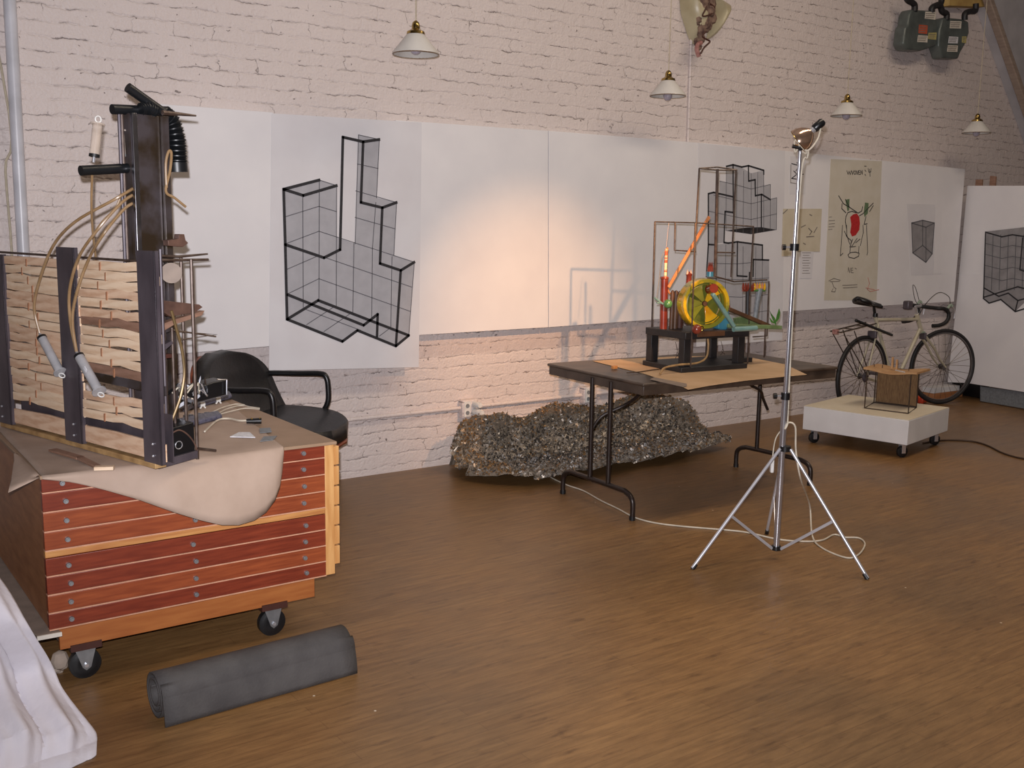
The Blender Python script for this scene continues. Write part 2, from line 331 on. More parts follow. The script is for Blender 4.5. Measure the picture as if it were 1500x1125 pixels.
NY = V(0, -1, 0)

# ================================================================== SETTING
o = struct(MB().box((-3, W, 0), (13, W+.3, 5)).build('wall_back', 'brick', smooth=False))
struct(MB().box((-3, -3.5, -.1), (13, W, 0)).build('floor', 'floor', smooth=False))
struct(MB().box((-3, -3.5, 5), (13, W, 5.1)).build('ceiling', 'ceil', smooth=False))
struct(MB().box((-3.2, -3.5, 0), (-3, W, 5)).build('wall_left', 'plaster', smooth=False))
struct(MB().box((13, -3.5, 0), (13.2, W, 5)).build('wall_right', 'plaster', smooth=False))
struct(MB().box((-3, -3.7, 0), (13, -3.5, 5)).build('wall_front', 'plaster', smooth=False))
# sloping plaster soffit with its timber trim, upper right
d0, d1 = wl(1441, 0, W-.1), wl(1500, 168, W-.1); dd = nrm(d1-d0); pA = d0-dd*1.6; pB = d1+dd*1.4
struct(MB().prism([pA, pB, V(12.9, W-.1, pB[2]), V(12.9, W-.1, pA[2])], (0, .099, 0)).build('wall_soffit', 'plaster', smooth=False))
struct(MB().bar(pA+V(0, -.04, 0), pB+V(0, -.04, 0), .06, .075, up=(0, 1, 0)).build('trim_soffit', 'trimwood', bevel=.01))

# ---- pipe, wires, conduit and sockets on the wall
t = thing('water_pipe', 'white painted vertical pipe running up the brick wall at far left', 'pipe', (*wl(20, 365, W-.06)[:2], 0))
pc = [wl(15, 0, W-.06), wl(33.5, 364, W-.06)]; x0 = (pc[0][0]+pc[1][0])/2
MB().cyl((pc[0][0], W-.06, 4.99), (pc[1][0]+.0, W-.06, 0.0), .029, n=20).build('pipe', 'pipewhite', t)
tag(MB().tube(smoothpath([V(.55, W-.012, 4.98), wl(2, 100, W-.012), wl(8, 250, W-.012), wl(17, 365, W-.012), wl(22, 480, W-.012)]), .006).build('wall_wire', 'cord'),
    'thin wire hanging down the brick beside the white pipe', 'wire')
c0, c1 = wl(511, 614, W-.02), wl(672, 598.5, W-.02); zc = (c0[2]+c1[2])/2
t = thing('electrical_conduit', 'horizontal painted conduit low on the brick wall linking the sockets', 'conduit', (3.6, W-.02, zc))
MB().cyl((1.9, W-.022, zc), (6.6, W-.022, zc), .013, n=12).build('tube', 'brick', t)
for x in (2.6, 4.7, 5.9): MB().box((x, W-.034, zc-.022), (x+.02, W-.001, zc+.022)).build('clip', 'brick', t)
def socket(u, v, label, plug):
    c = wl(u, v, W-.03); t = thing('wall_socket', label, 'socket', (c[0], W, c[2]), 'sockets on the conduit')
    MB().box((c[0]-.06, W-.055, c[2]-.06), (c[0]+.06, W-.001, c[2]+.06)).build('box', 'brick', t, bevel=.008)
    MB().box((c[0]-.05, W-.060, c[2]-.05), (c[0]+.0, W-.055, c[2]+.05)).build('faceplate', 'white', t, bevel=.003)
    for dz in (.022, -.024):
        MB().cyl((c[0]-.025, W-.0625, c[2]+dz), (c[0]-.025, W-.059, c[2]+dz), .014, n=14).build('outlet', 'greycard', t)
    if plug:
        MB().lathe([(.0, -.09), (.02, -.09), (.024, -.08), (.024, 0)], (c[0]+.03, W-.055, c[2]-.02), (0, 1, 0), 12).build('plug', 'white', t)
        MB().lathe([(.0, -.07), (.016, -.07), (.02, -.06), (.02, 0)], (c[0]+.03, W-.055, c[2]+.03), (0, 1, 0), 12).build('plug', 'white', t)
socket(686, 598, 'white double socket with plugs on the wall above left end of shaggy slab', True)
socket(862, 578, 'white socket on the wall seen behind the folding table legs', False)
tag(MB().cyl(wl(1013.5, 0, W-.0105)+V(0, 0, .4), wl(1007.5, 214, W-.0105), .011, n=10).build('surface_conduit', 'brick'),
    'thin vertical conduit dropping down the brick to the display panels', 'conduit')

# ================================================================== DISPLAY PANELS AND SHEETS
def panel(u0, u1, v0, v1, label, y=YP, th=.03, m='panel', name='display_panel', group=None):
    a, b = wl(u0, v0, y), wl(u1, v1, y)
    zt = b[2]; return a, b
def board(xa, xb, zb, zt, label, name='display_panel', m='panel', y=YP, th=.03, cat='panel', group='white panels on the brick wall'):
    return tag(MB().box((xa, y, zb), (xb, y+th, zt)).build(name, m, bevel=.002), label, cat, group)
ZT = 2.172
def ux(u, v, y=YP): return wl(u, v, y)[0]
xB0, xB1 = ux(397, 350), ux(616, 360); xS = ux(803, 340); xD0, xD1 = ux(1021, 360), ux(1145, 350); xE = ux(1410, 330)
def prismxz(pts, y, th): return MB().prism([wl(u, v, y) for u, v in pts], (0, th, 0))
for pts, lab in [([(232, 152), (400, 164.5), (400, 507), (232, 521)], 'white paper panel on the brick wall left of the tower drawing'),
                 ([(580, 176), (803, 191.5), (803, 479.5), (580, 493)], 'blank white wall panel lit by lamp, right of the tower drawing'),
                 ([(804, 191.5), (1030, 209.5), (1030, 463), (804, 479.5)], 'blank white wall panel behind the left of the table sculpture'),
                 ([(1031, 209.5), (1200, 226), (1414, 247.5), (1397.5, 442), (1031, 463)], 'wide white wall panel carrying small sketches above the bicycle')]:
    tag(prismxz(pts, YP, W-YP-.001).build('display_panel', 'panel', bevel=.002), lab, 'panel', 'white panels on the brick wall')

def strokes(parent, name, m, lines, f, y, w, t=.0012):
    b = MB()
    for L in lines: b.ribbon([wl(*f(*p), y) for p in L], NY, w, t)
    return b.build(name, m, parent, smooth=False)
def fill(parent, name, m, polys, f, y, t=.0006):
    b = MB()
    for L in polys: b.prism([wl(*f(*p), y) for p in L], (0, -t, 0))
    return b.build(name, m, parent, smooth=False)
def sheet(name, label, cat, pts, m, y=YS, th=.0015, curl=0.):
    P = [wl(u, v, y) for u, v in pts]; c = sum(P)/len(P)
    t = thing(name, label, cat, (c[0], y, min(p[2] for p in P)))
    MB().prism(P, (0, th, 0)).build('paper', m, t, smooth=False)
    return t
f5 = lambda x, y: (380+x/2.9615, 180+y/2.9615)
t = sheet('tower_drawing', 'large sheet with bold grey stepped tower drawing, above the black chair', 'drawing', [(398, 166), (618, 179.5), (613.5, 538), (394, 543)], 'sheet', YP-.0016)
yb = YP-.0017
fill(t, 'grey_shading', 'wash', [
    [(105, 288), (260, 248), (335, 272), (333, 497), (258, 470), (112, 525)],
    [(112, 525), (258, 470), (333, 497), (415, 525), (672, 604), (648, 922), (592, 968), (425, 900), (360, 948), (120, 852)],
    [(430, 52), (520, 72), (508, 325), (595, 345), (583, 575), (415, 525)]], f5, yb)
strokes(t, 'ink_grid', 'inkthin', [
    [(188, 315), (190, 800)], [(260, 248), (258, 770)], [(335, 272), (333, 800)], [(410, 520), (405, 830)], [(490, 545), (487, 860)], [(575, 580), (570, 890)],
    [(110, 408), (258, 362), (335, 385)], [(112, 525), (258, 470), (672, 604)], [(120, 635), (258, 575), (660, 712)], [(122, 742), (258, 676), (655, 818)],
    [(425, 178), (515, 198)], [(418, 295), (595, 345)], [(415, 410), (590, 460)], [(190, 805), (440, 900)], [(205, 875), (320, 800)], [(280, 905), (390, 830)], [(520, 925), (560, 895)],
    [(430, 52), (520, 72), (508, 325)], [(430, 52), (415, 525)], [(505, 345), (490, 545)], [(595, 345), (583, 575)], [(672, 604), (648, 922)], [(260, 248), (335, 272)]], f5, yb-.0006, .0042)
strokes(t, 'ink_outline', 'ink', [
    [(105, 288), (260, 248)], [(105, 288), (190, 315), (335, 272)], [(105, 288), (112, 528), (120, 852)], [(112, 528), (280, 585), (350, 550), (362, 62), (450, 82), (520, 72)],
    [(450, 82), (440, 345), (533, 368), (595, 345)], [(533, 368), (523, 610), (613, 640), (672, 604)], [(613, 640), (592, 968)],
    [(120, 852), (360, 948), (425, 900), (592, 968), (648, 922)], [(120, 852), (255, 770), (648, 922)], [(122, 745), (452, 878), (513, 830), (510, 925)]], f5, yb-.0008, .0165)

f6 = lambda x, y: (1020+x/5.115, 230+y/5.115)
t = sheet('stacked_blocks_drawing', 'tall sheet with grey stepped grid tower drawing behind the table sculpture', 'drawing', [(1023, 209.5), (1150, 221), (1146, 498), (1020, 508)], 'sheet', YP-.0016)
fill(t, 'grey_shading', 'wash', [
    [(225, 75), (275, 62), (340, 80), (410, 122), (505, 100), (508, 215), (555, 205), (555, 315), (603, 305), (600, 545), (410, 575), (222, 552), (222, 420), (90, 405), (92, 282), (130, 270), (175, 276), (175, 180), (225, 188)],
    [(90, 405), (222, 420), (212, 640), (90, 655)],
    [(92, 662), (245, 645), (308, 640), (495, 662), (495, 770), (545, 772), (548, 1270), (330, 1330), (75, 1300), (78, 895)]], f6, yb)
strokes(t, 'ink_grid', 'inkthin', [
    [(225, 75), (222, 552)], [(305, 95), (300, 565)], [(355, 105), (350, 570)], [(410, 122), (410, 575)], [(460, 112), (455, 568)], [(505, 100), (505, 560)], [(555, 205), (553, 552)], [(603, 305), (600, 545)],
    [(175, 180), (305, 210), (410, 240), (555, 205)], [(130, 285), (305, 325), (410, 350), (603, 305)], [(90, 405), (300, 450), (410, 468), (603, 425)],
    [(90, 795), (245, 800), (308, 800), (420, 790)], [(150, 660), (148, 1290)], [(220, 655), (215, 1310)], [(350, 670), (345, 1320)], [(445, 670), (440, 1300)], [(495, 770), (490, 1290)],
    [(80, 905), (330, 920), (545, 905)], [(80, 1040), (330, 1050), (545, 1030)], [(80, 1160), (330, 1180), (545, 1150)]], f6, yb-.0006, .004)
strokes(t, 'ink_outline', 'ink', [
    [(225, 70), (275, 58), (340, 75), (390, 65), (505, 100)], [(390, 65), (392, 180), (440, 170), (442, 290), (490, 280), (555, 320)], [(487, 280), (487, 525)],
    [(275, 58), (277, 420)], [(90, 275), (130, 265), (270, 297)], [(90, 275), (90, 655), (75, 895)], [(275, 415), (215, 408), (207, 640), (240, 645)], [(90, 655), (145, 658)],
    [(240, 645), (308, 635), (495, 660), (495, 770)], [(308, 640), (305, 890), (380, 895)], [(425, 895), (428, 768), (543, 772)], [(505, 100), (505, 130)]], f6, yb-.0008, .0125)
fill(t, 'ink_floor', 'ink', [[(222, 552), (410, 578), (600, 546), (490, 526), (380, 528)]], f6, yb-.0008)

f7 = lambda x, y: (1130+x/3.2135, 210+y/3.2135)
t = sheet('figure_poster', 'cream poster of wiry red and green figure with pencilled heading above bicycle saddle', 'poster', [(1217, 233), (1292, 236), (1284, 440), (1207, 440)], 'cream')
yq = YS-.0001
fg = lambda x, y: (1200+x/11.25, 230+y/11.25)
fh = lambda x, y: (1200+x/9.38, 330+y/9.375)
strokes(t, 'heading', 'ink', [
    [(455, 225), (475, 285), (492, 235), (510, 290), (528, 225)], [(532, 225), (548, 290), (566, 225)], [(575, 240), (590, 225), (605, 245), (600, 280), (583, 288), (572, 265), (575, 240)],
    [(612, 225), (625, 290), (640, 225)], [(668, 222), (645, 228), (650, 288), (672, 285)], [(648, 255), (668, 252)], [(682, 290), (685, 222), (710, 285), (712, 220)],
    [(745, 150), (775, 152)], [(752, 215), (770, 240)], [(752, 285), (765, 305)], [(806, 190), (818, 250), (850, 245), (855, 188)], [(828, 200), (838, 320)]], fg, yq, .0055)
strokes(t, 'figure_lines', 'ink', [
    [(320, 640), (400, 770), (500, 830), (640, 925), (700, 890), (715, 820)], [(375, 770), (370, 850), (440, 920)], [(470, 920), (440, 980), (430, 1060), (450, 1180)], [(470, 915), (540, 895), (610, 920)],
    [(660, 970), (720, 935), (800, 850), (890, 760)], [(770, 980), (740, 1110), (790, 1100)], [(830, 900), (890, 800)], [(500, 830), (430, 700)]], fg, yq, .0075)
strokes(t, 'base_lines', 'ink', [
    [(320, 0), (290, 420), (325, 385)], [(345, 80), (380, 160), (440, 210), (420, 370)], [(375, 0), (380, 140), (420, 260)], [(460, 190), (420, 300)], [(520, 180), (440, 300), (500, 290)],
    [(600, 0), (605, 100), (565, 280)], [(650, 0), (665, 370), (655, 410)], [(545, 290), (540, 380)], [(560, 190), (500, 240)],
    [(395, 405), (430, 375), (500, 368), (548, 385), (540, 425), (480, 455), (410, 440), (395, 405)]], fh, yq, .0065)
fill(t, 'red_torso', 'redink', [[(510, 990), (560, 945), (620, 930), (660, 990), (670, 1090), (660, 1200), (600, 1290), (540, 1310), (510, 1240), (530, 1120)]], fg, yq, .0009)
fill(t, 'green_hands', 'greenink', [[(430, 705), (500, 690), (490, 880), (465, 890)], [(755, 750), (815, 760), (800, 930), (745, 990), (735, 900)]], fg, yq, .0009)
strokes(t, 'handwriting', 'pencil', [
    [(395, 640), (400, 580), (420, 650), (430, 585)], [(462, 588), (442, 590), (442, 650), (470, 652)], [(442, 620), (462, 618)], [(490, 588), (510, 600)]], fh, yq, .006)
strokes(t, 'note_lines', 'pencil', [[(320, 825), (380, 825), (520, 815)], [(330, 860), (400, 858), (520, 848)]], fh, yq, .006)
strokes(t, 'bowl_doodle', 'pencil', [[(130, 765), (200, 730), (290, 755)], [(150, 775), (280, 770)], [(175, 780), (200, 850), (230, 870), (215, 915), (170, 910), (190, 870)]], fh, yq, .006)
strokes(t, 'side_notes', 'pencil', [[(165, 990), (205, 988)], [(160, 1050), (255, 1045)], [(160, 1105), (255, 1095)], [(155, 1150), (250, 1146)], [(152, 1195), (215, 1190)]], fg, yq, .005)
strokes(t, 'pink_notes', 'pinkink', [[(670, 720), (690, 800), (660, 880), (700, 910), (820, 885)], [(640, 860), (760, 885)]], fh, yq, .006)

t = sheet('prism_drawing', 'small sheet with shaded hollow prism drawing above the bicycle handlebar', 'drawing', [f7(638, 285), f7(770, 288), f7(762, 618), f7(655, 622)], 'sheet')
fill(t, 'grey_shading', 'washd', [[(660, 375), (712, 362), (767, 375), (757, 520), (727, 560), (665, 515)]], f7, yq)
strokes(t, 'ink_outline', 'inkthin', [[(660, 375), (712, 362), (767, 375), (757, 520), (727, 560), (665, 515), (660, 375), (727, 395), (767, 375)], [(727, 395), (727, 560)], [(712, 362), (712, 480), (665, 515)], [(712, 480), (757, 520)]], f7, yq-.0006, .009)
t = sheet('blank_strip', 'narrow blank paper strip beside the prism drawing', 'paper', [f7(772, 300), f7(803, 302), f7(800, 614), f7(764, 614)], 'panel', YS-.0016)
t = sheet('figure_sketch', 'small pale sketch strip near panel top behind the lamp pole', 'drawing', [f7(88, 60), f7(165, 62), f7(160, 240), f7(85, 240)], 'sheet')
strokes(t, 'pencil_lines', 'ink', [[(95, 95), (130, 105), (115, 130)], [(120, 90), (140, 130), (95, 165), (130, 170)], [(105, 130), (125, 150), (150, 145)]], f7, yq, .007)
strokes(t, 'pencil_notes', 'pencil', [[(92, 100), (90, 185), (120, 190)]], f7, yq, .005)
t = sheet('tan_sketch', 'tan paper sheet with faint pencil marks behind the lamp pole', 'drawing', [f7(55, 308), f7(238, 308), f7(228, 510), f7(98, 508), f7(96, 530), f7(48, 532)], 'tan', YS-.002)
strokes(t, 'pencil_lines', 'pencil', [[(140, 395), (160, 385)], [(175, 400), (190, 415), (180, 430)], [(200, 420), (215, 395)], [(165, 440), (200, 438)], [(180, 335), (190, 340)], [(150, 470), (160, 475)], [(55, 330), (75, 312)]], f7, yq-.002, .008)
t = sheet('note_page', 'small white typed note hanging below the tan sketch', 'note', [f7(138, 500), f7(200, 500), f7(190, 636), f7(134, 636)], 'sheet', YS-.0016)
strokes(t, 'text_lines', 'pencil', [[(145+(k % 2)*3, 515+k*12), (185-(k*7) % 13, 515+k*12)] for k in range(9)], f7, YS-.0018, .004)

# ================================================================== LEANING BOARD AT RIGHT
def laz(deg): a = math.radians(deg); return V(math.cos(a), math.sin(a), 0)
rb0 = fl(1436, 588); ra = laz(-100); rn = V(ra[1], -ra[0], 0);  # ra runs toward the viewer, rn faces away
if rn@(CP-rb0) < 0: rn = -rn
def rp(u, v, off=0.): return onp(u, v, rb0+rn*off, rn)
t = thing('leaning_board', 'tall white display board with wireframe drawing at the right edge, behind bicycle', 'board', rb0)
E1 = rp(1417, 272, .035)
MB().prism([rp(1417, 272, .03), rp(1404, 410, .03), rp(1404, 500, .03), rp(1580, 500, .03), rp(1580, 272, .03)], -rn*.03).build('upper_board', 'panel', t, bevel=.002)
MB().prism([rp(1405.5, 402, .045), rp(1388, 560, .045), rp(1416, 561, .045), rp(1580, 587, .045), rp(1580, 402, .045)], -rn*.012).build('lower_board', 'panel', t, bevel=.002)
MB().prism([rp(1436, 566, .02), rp(1436, 587.5, .02), rp(1580, 612, .02), rp(1580, 585, .02)], -rn*.02).build('skirting', 'greycard', t)
def rstrokes(name, m, lines, w, off):
    b = MB()
    for L in lines: b.ribbon([rp(*f7(*p), off) for p in L], rn, w)
    b.build(name, m, t, smooth=False)
b = MB(); b.prism([rp(*f7(*p), .046) for p in [(1008, 415), (1250, 388), (1250, 690), (1148, 792), (1080, 735), (1025, 752), (998, 730), (1000, 680)]], rn*.0006); b.build('grey_shading', 'washd', t, smooth=False)
rstrokes('ink_grid', 'inkthin', [[(1008+k*36, 430), (1000+k*36, 690)] for k in range(1, 6)]+[[(1006, 470+k*52), (1085, 490+k*52), (1135, 480+k*52), (1220, 495+k*52)] for k in range(4)], .006, .0466)
rstrokes('ink_outline', 'ink', [[(1008, 418), (1085, 440), (1135, 430), (1230, 445)], [(1008, 418), (1000, 680), (998, 730), (1025, 752), (1080, 735), (1148, 792), (1250, 760)],
    [(1000, 680), (1070, 720), (1115, 705), (1160, 740), (1148, 790)], [(998, 725), (1160, 675), (1250, 700)], [(1183, 445), (1170, 595), (1250, 620)], [(1160, 740), (1250, 715)]], .012, .0468)
for (u, v0, v1, w, lab) in [(1434, 263, 272.5, .07, 'short brown wood block on top of the leaning board'), (1454, 258, 272.5, .06, 'taller brown wood block tilted on top of the leaning board')]:
    p = rp(u, v1, .015); h = rp(u, v0, .015)[2]-p[2]
    tag(MB().obox(p+V(0, 0, h/2), (ra+V(0, 0, .0 if w > .065 else -.12), rn, V(0, 0, 1)), (w, .02, h)).build('wood_block', 'slatd', bevel=.003), lab, 'wood block', 'wood blocks on the leaning board')
p = fl(1425, 585); tag(MB().obox(V(9.30, 5.40, .0675), (laz(-100), laz(-10), V(0, 0, 1)), (.34, .12, .135)).build('storage_case', 'blackpl', bevel=.008), 'low black case on the floor under the leaning board', 'case')

# ================================================================== PENDANT LAMPS
for i, (u, v, lab) in enumerate([(609, 80, 'white glass pendant lamp above the tower drawing, largest of the row'), (978, 141, 'white glass pendant lamp with bulb showing, beside the wall sconce'),
                                 (1239.5, 170, 'white glass pendant lamp hanging just right of the tripod lamp'), (1430, 195, 'white glass pendant lamp hanging below the gas meters, near soffit')]):
    c = wl(u, v, 5.22 if i else 5.0); R0 = [.124, .119, .118, .118][i] if i else .124
    sc = R0/.124
    t = thing('pendant_lamp', lab, 'lamp', c, 'white pendant lamps along the wall')
    MB().lathe([(.124*sc, 0), (.127*sc, .004), (.124*sc, .012), (.045*sc, .108*sc), (.04*sc, .108*sc), (.118*sc, .010), (.121*sc, 0), (.124*sc, 0)], c, n=36).build('lamp_shade', 'shade', t)
    MB().torus(c+V(0, 0, .001), .1235*sc, .0028, (0, 0, 1), 40, 6).build('rim', 'shadeedge', t)
    MB().lathe([(.05*sc, .104*sc), (.048*sc, .118*sc), (.03*sc, .128*sc), (.022, .134*sc), (.022, .15*sc), (.018, .165*sc), (.008, .175*sc), (0, .178*sc)], c, n=20).build('cap', 'gold', t)
    MB().sphere(c+V(0, 0, .0 if i else .03), .032*sc, 16).build('bulb', 'bulb', t)
    MB().cyl(c+V(0, 0, .025), c+V(0, 0, .12*sc), .018, n=12).build('lamp_socket', 'gold', t)
    MB().cyl(c+V(0, 0, .17*sc), V(c[0], c[1], 4.995), .0028, n=6).build('cord', 'cord', t)
    MB().lathe([(0, -.03), (.04, -.028), (.05, 0)], V(c[0], c[1], 4.999), n=16).build('ceiling_rose', 'gold', t)

# ================================================================== WALL SCONCE SCULPTURE
yw = W-.01
fs = lambda x, y: (990+x/11.25, y/11.25)
cS = wl(1028, 20, W)
t = thing('wall_sculpture', 'cream shield shaped wall sculpture with brown clump, high on the brick', 'sculpture', (cS[0], W, wl(1028, 62, W)[2]))
def bulge(outline, depth, y0, cen, n=7):
    cen = wl(*cen, y0); P = [wl(*p, y0) for p in outline]; b = MB(); rings = []
    for k in range(n):
        s = 1-(k/(n-1))**1.4*.92; d = depth*math.sin(k/(n-1)*PI/2)
        rings.append([b.bm.verts.new(cen+(p-cen)*s+V(0, -d, 0)) for p in P])
    for A, B in zip(rings[:-1], rings[1:]):
        for k in range(len(A)): b.face([A[k], A[(k+1) % len(A)], B[(k+1) % len(B)], B[k]])
    b.face(rings[-1]); b.face(rings[0][::-1]); return b
bulge([fs(*p) for p in [(60, -120), (65, 60), (80, 220), (120, 360), (190, 580), (240, 700), (310, 745), (370, 700), (430, 560), (470, 300), (420, 60), (380, -100)]], .14, W-.004, fs(250, 200)).build('left_shell', 'sconce', t)
bulge([fs(*p) for p in [(640, -60), (830, 60), (830, 130), (780, 260), (690, 420), (560, 640), (500, 650), (520, 480), (580, 300), (630, 120)]], .12, W-.004, fs(660, 260)).build('right_shell', 'sconce', t)
cb_ = MB()
for k in range(70):
    a = k/69; x = 560-220*a**1.2+rng.normal(0, 70)*(1-a*.8); y = 0+860*a+rng.normal(0, 20)
    cb_.sphere(wl(*fs(x, y), W-.09-rng.random()*.05*(1-a)), (.036+.022*rng.random())*(1-.7*a), 8, (1, .8, 1.1))
cb_.build('clump', 'clump', t)
b = MB(); b.tube(smoothpath([wl(*fs(*p), W-.12) for p in [(420, 700), (360, 740), (345, 820), (380, 930)]]), [.022]*10+[.024, .024, .024, .02, .016, .012, .008, .006, .004][:9] if False else .016, 8); b.build('pink_tip', 'pinkclump', t)
b = MB()
for pp in [[(520, 10), (500, 130), (440, 260), (540, 250), (610, 210)], [(560, 60), (640, 130), (600, 230)], [(490, 520), (440, 600), (510, 650), (560, 690), (470, 780), (410, 880)]]:
    b.tube(smoothpath([wl(*fs(*p), W-.15) for p in pp]), .006, 6)
b.build('twig', 'darkwood', t)

# ================================================================== GAS METERS
fm = lambda x, y: (1310+x/11.25, y/11.25)
def meter(outline, labels, pipes, lab, depth=.11):
    P = [wl(*fm(*p), W-.06-depth) for p in outline]; c = sum(P)/len(P)
    t = thing('gas_meter', lab, 'meter', (c[0], W-.1, min(p[2] for p in P)), 'gas meters high on the wall')
    MB().prism(P, (0, depth, 0)).build('body', 'meter', t, bevel=.018, seg=3)
    for pts, m in labels:
        MB().prism([wl(*fm(*p), W-.0615-depth) for p in pts], (0, .002, 0)).build('label', m, t, smooth=False)
        xs = [p[0] for p in pts]; ys = [p[1] for p in pts]; b = MB()
        for k in range(3):
            yy = min(ys)+(max(ys)-min(ys))*(.25+.25*k); b.ribbon([wl(*fm(min(xs)+15, yy), W-.0617-depth), wl(*fm(max(xs)-20-12*k, yy), W-.0617-depth)], NY, .006)
        b.build('print', 'pencil', t, smooth=False)
    for pp, r in pipes: MB().tube(smoothpath([wl(*fm(*p), W-.16) for p in pp], 4), r, 10).build('pipe', 'blackpipe', t)
    return t
meter([(290, 150), (245, 240), (225, 400), (185, 440), (150, 720), (200, 820), (440, 838), (540, 805), (690, 760), (715, 560), (700, 330), (690, 180), (560, 170), (390, 160)],
      [([(515, 190), (690, 200), (680, 325), (505, 305)], 'label'), ([(410, 405), (550, 420), (540, 560), (400, 545)], 'redlab'), ([(395, 580), (555, 590), (545, 700), (380, 690)], 'label'), ([(565, 540), (700, 535), (690, 655), (560, 640)], 'yellowlab')],
      [([(330, 190), (335, 90), (290, 40), (220, 0), (200, -80)], .026), ([(620, 200), (620, 130), (690, 90), (760, 60), (790, -60)], .026)], 'grey gas meter with four stickers high on the brick, left of the pair')
meter([(800, 290), (750, 500), (735, 760), (800, 960), (1060, 970), (1090, 880), (1180, 720), (1240, 540), (1230, 350), (1110, 310), (920, 290)],
      [([(925, 345), (1110, 350), (1100, 470), (915, 465)], 'label'), ([(905, 600), (1055, 610), (1045, 715), (890, 710)], 'card'), ([(885, 745), (1050, 750), (1040, 855), (870, 850)], 'label'), ([(1120, 600), (1190, 600), (1185, 710), (1115, 700)], 'yellowlab')],
      [([(860, 330), (860, 230), (790, 190), (760, 110), (700, 80)], .026), ([(1160, 330), (1165, 230), (1240, 190), (1330, 180), (1345, 60)], .026)], 'grey gas meter with white stickers high on the brick, right of the pair')
a0, a1 = wl(1383, 3.5, W-.037), wl(1436, 5.5, W-.037)
tag(MB().bar(a0, a1, .1, .07).build('timber_batten', 'yellowwood', bevel=.004), 'yellow timber batten on the wall above the gas meters', 'batten')

# ================================================================== FLAT FILE CABINET
YC = 3.48
zt = wl(470, 648.5, YC)[2]; XL, XR = .645, 1.63
zr = [wl(472, v, YC)[2] for v in (649, 671, 695.5, 720, 744, 753, 776.5, 800, 823, 844)]
cab = thing('flat_file_cabinet', 'wide red wood flat file cabinet on casters at the left', 'cabinet', (1.15, 4.0, 0))
YB = 4.56
MB().box((XL+.002, YC+.02, zr[9]), (XR, YB, zr[0]-.001)).build('carcass', 'side', cab, bevel=.003)
MB().box((XL-.004, YC-.008, zt-.012), (XR+.05, YB, zt)).build('top', 'topply', cab, bevel=.002)
MB().box((XR, YC-.006, zr[9]+.002), (XR+.038, YC+.05, zr[0]-.002)).build('corner_post', 'lightwood', cab, bevel=.002)
hb = (zr[0]-zr[9]-.05)/6
for k in range(6):
    MB().box((XR+.038, YC+.0, zr[9]+.035+k*hb+.003), (XR+.062, YC+.06, zr[9]+.035+(k+1)*hb-.003)).build('side_batten', 'lightwood', cab, bevel=.002)
MB().box((XR, YC+.05, zr[9]+.0), (XR+.038, YB, zr[0]-.012)).build('side_panel', 'lightwood', cab)
kx = [wl(97, 766, YC)[0], wl(284, 797, YC)[0], wl(444, 708, YC)[0]]
zz = zr[:5]+zr[5:]
for i in range(9):
    if i == 4:
        MB().box((XL, YC-.004, zr[5]+.001), (XR, YC+.02, zr[4]-.001)).build('rail', 'rail', cab, bevel=.002); continue
    hi_, lo_ = zr[i], zr[i+1]
    d = MB().box((XL, YC-.006, lo_+.0045), (XR, YC+.02, hi_-.0008)).build('drawer', 'drawer2' if i in (2, 3, 7) else 'drawer', cab, bevel=.0015)
    MB().box((XL, YC-.009, lo_+.0006), (XR, YC+.016, lo_+.0042)).build('edge_highlight', 'drawerline', d)  # pale strip colours in the highlight along the drawer edge
    for x in kx:
        zc_ = (lo_+hi_)/2; k = MB().lathe([(0, -.012), (.0045, -.012), (.0055, -.009), (.0078, -.009), (.009, -.004), (.009, 0)], (x+rng.normal(0, .003), YC-.006, zc_), (0, 1, 0), 14); k.build('knob', 'zinc', d)
b = MB().box((.682, YC+.035, .128), (1.6, YC+.055, zr[9])); b.build('plinth', 'plinth', cab, bevel=.001)
MB().box((.69, YC+.055, .135), (1.595, YB-.1, zr[9]-.001)).build('base_box', 'greyboard', cab)
for nm, (u, v) in (('a', (124.5, 980)), ('b', (397.5, 921))):
    c = wl(u, v, YC+.07); r = .052; c[2] = r
    k = MB().lathe([(0, -.016), (.02, -.016), (.03, -.018), (.04, -.014), (r, -.012), (r, .012), (.04, .014), (.03, .018), (0, .018)], c, (0, 1, 0), 28).build('caster', 'blackrub', cab)
    f_ = MB()
    for s in (-1, 1): f_.prism([c+V(-.034, s*.022, .058), c+V(.034, s*.022, .058), c+V(.016, s*.022, -.01), c+V(0, s*.022, -.02), c+V(-.012, s*.022, -.008)], (0, s*.003, 0))
    f_.box(c+V(-.036, -.028, .056), c+V(.036, .028, .06)); f_.build('fork', 'zinc', k, bevel=.001)
    MB().cyl(c+V(0, -.032, 0), c+V(0, .03, 0), .007, n=8).build('axle', 'chrome', k)
    MB().box((c[0]-.05, YC+.03, .112), (c[0]+.05, YC+.13, .136)).build('mounting_block', 'darkwood', cab)
for x in (.8, 1.5):
    c = V(x, YB-.2, .052); k = MB().lathe([(0, -.016), (.04, -.014), (.052, -.012), (.052, .012), (.04, .014), (0, .016)], c, (0, 1, 0), 20).build('caster', 'blackrub', cab)
    MB().box(c+V(-.03, -.025, .0), c+V(.03, .025, .083)).build('fork', 'zinc', k)
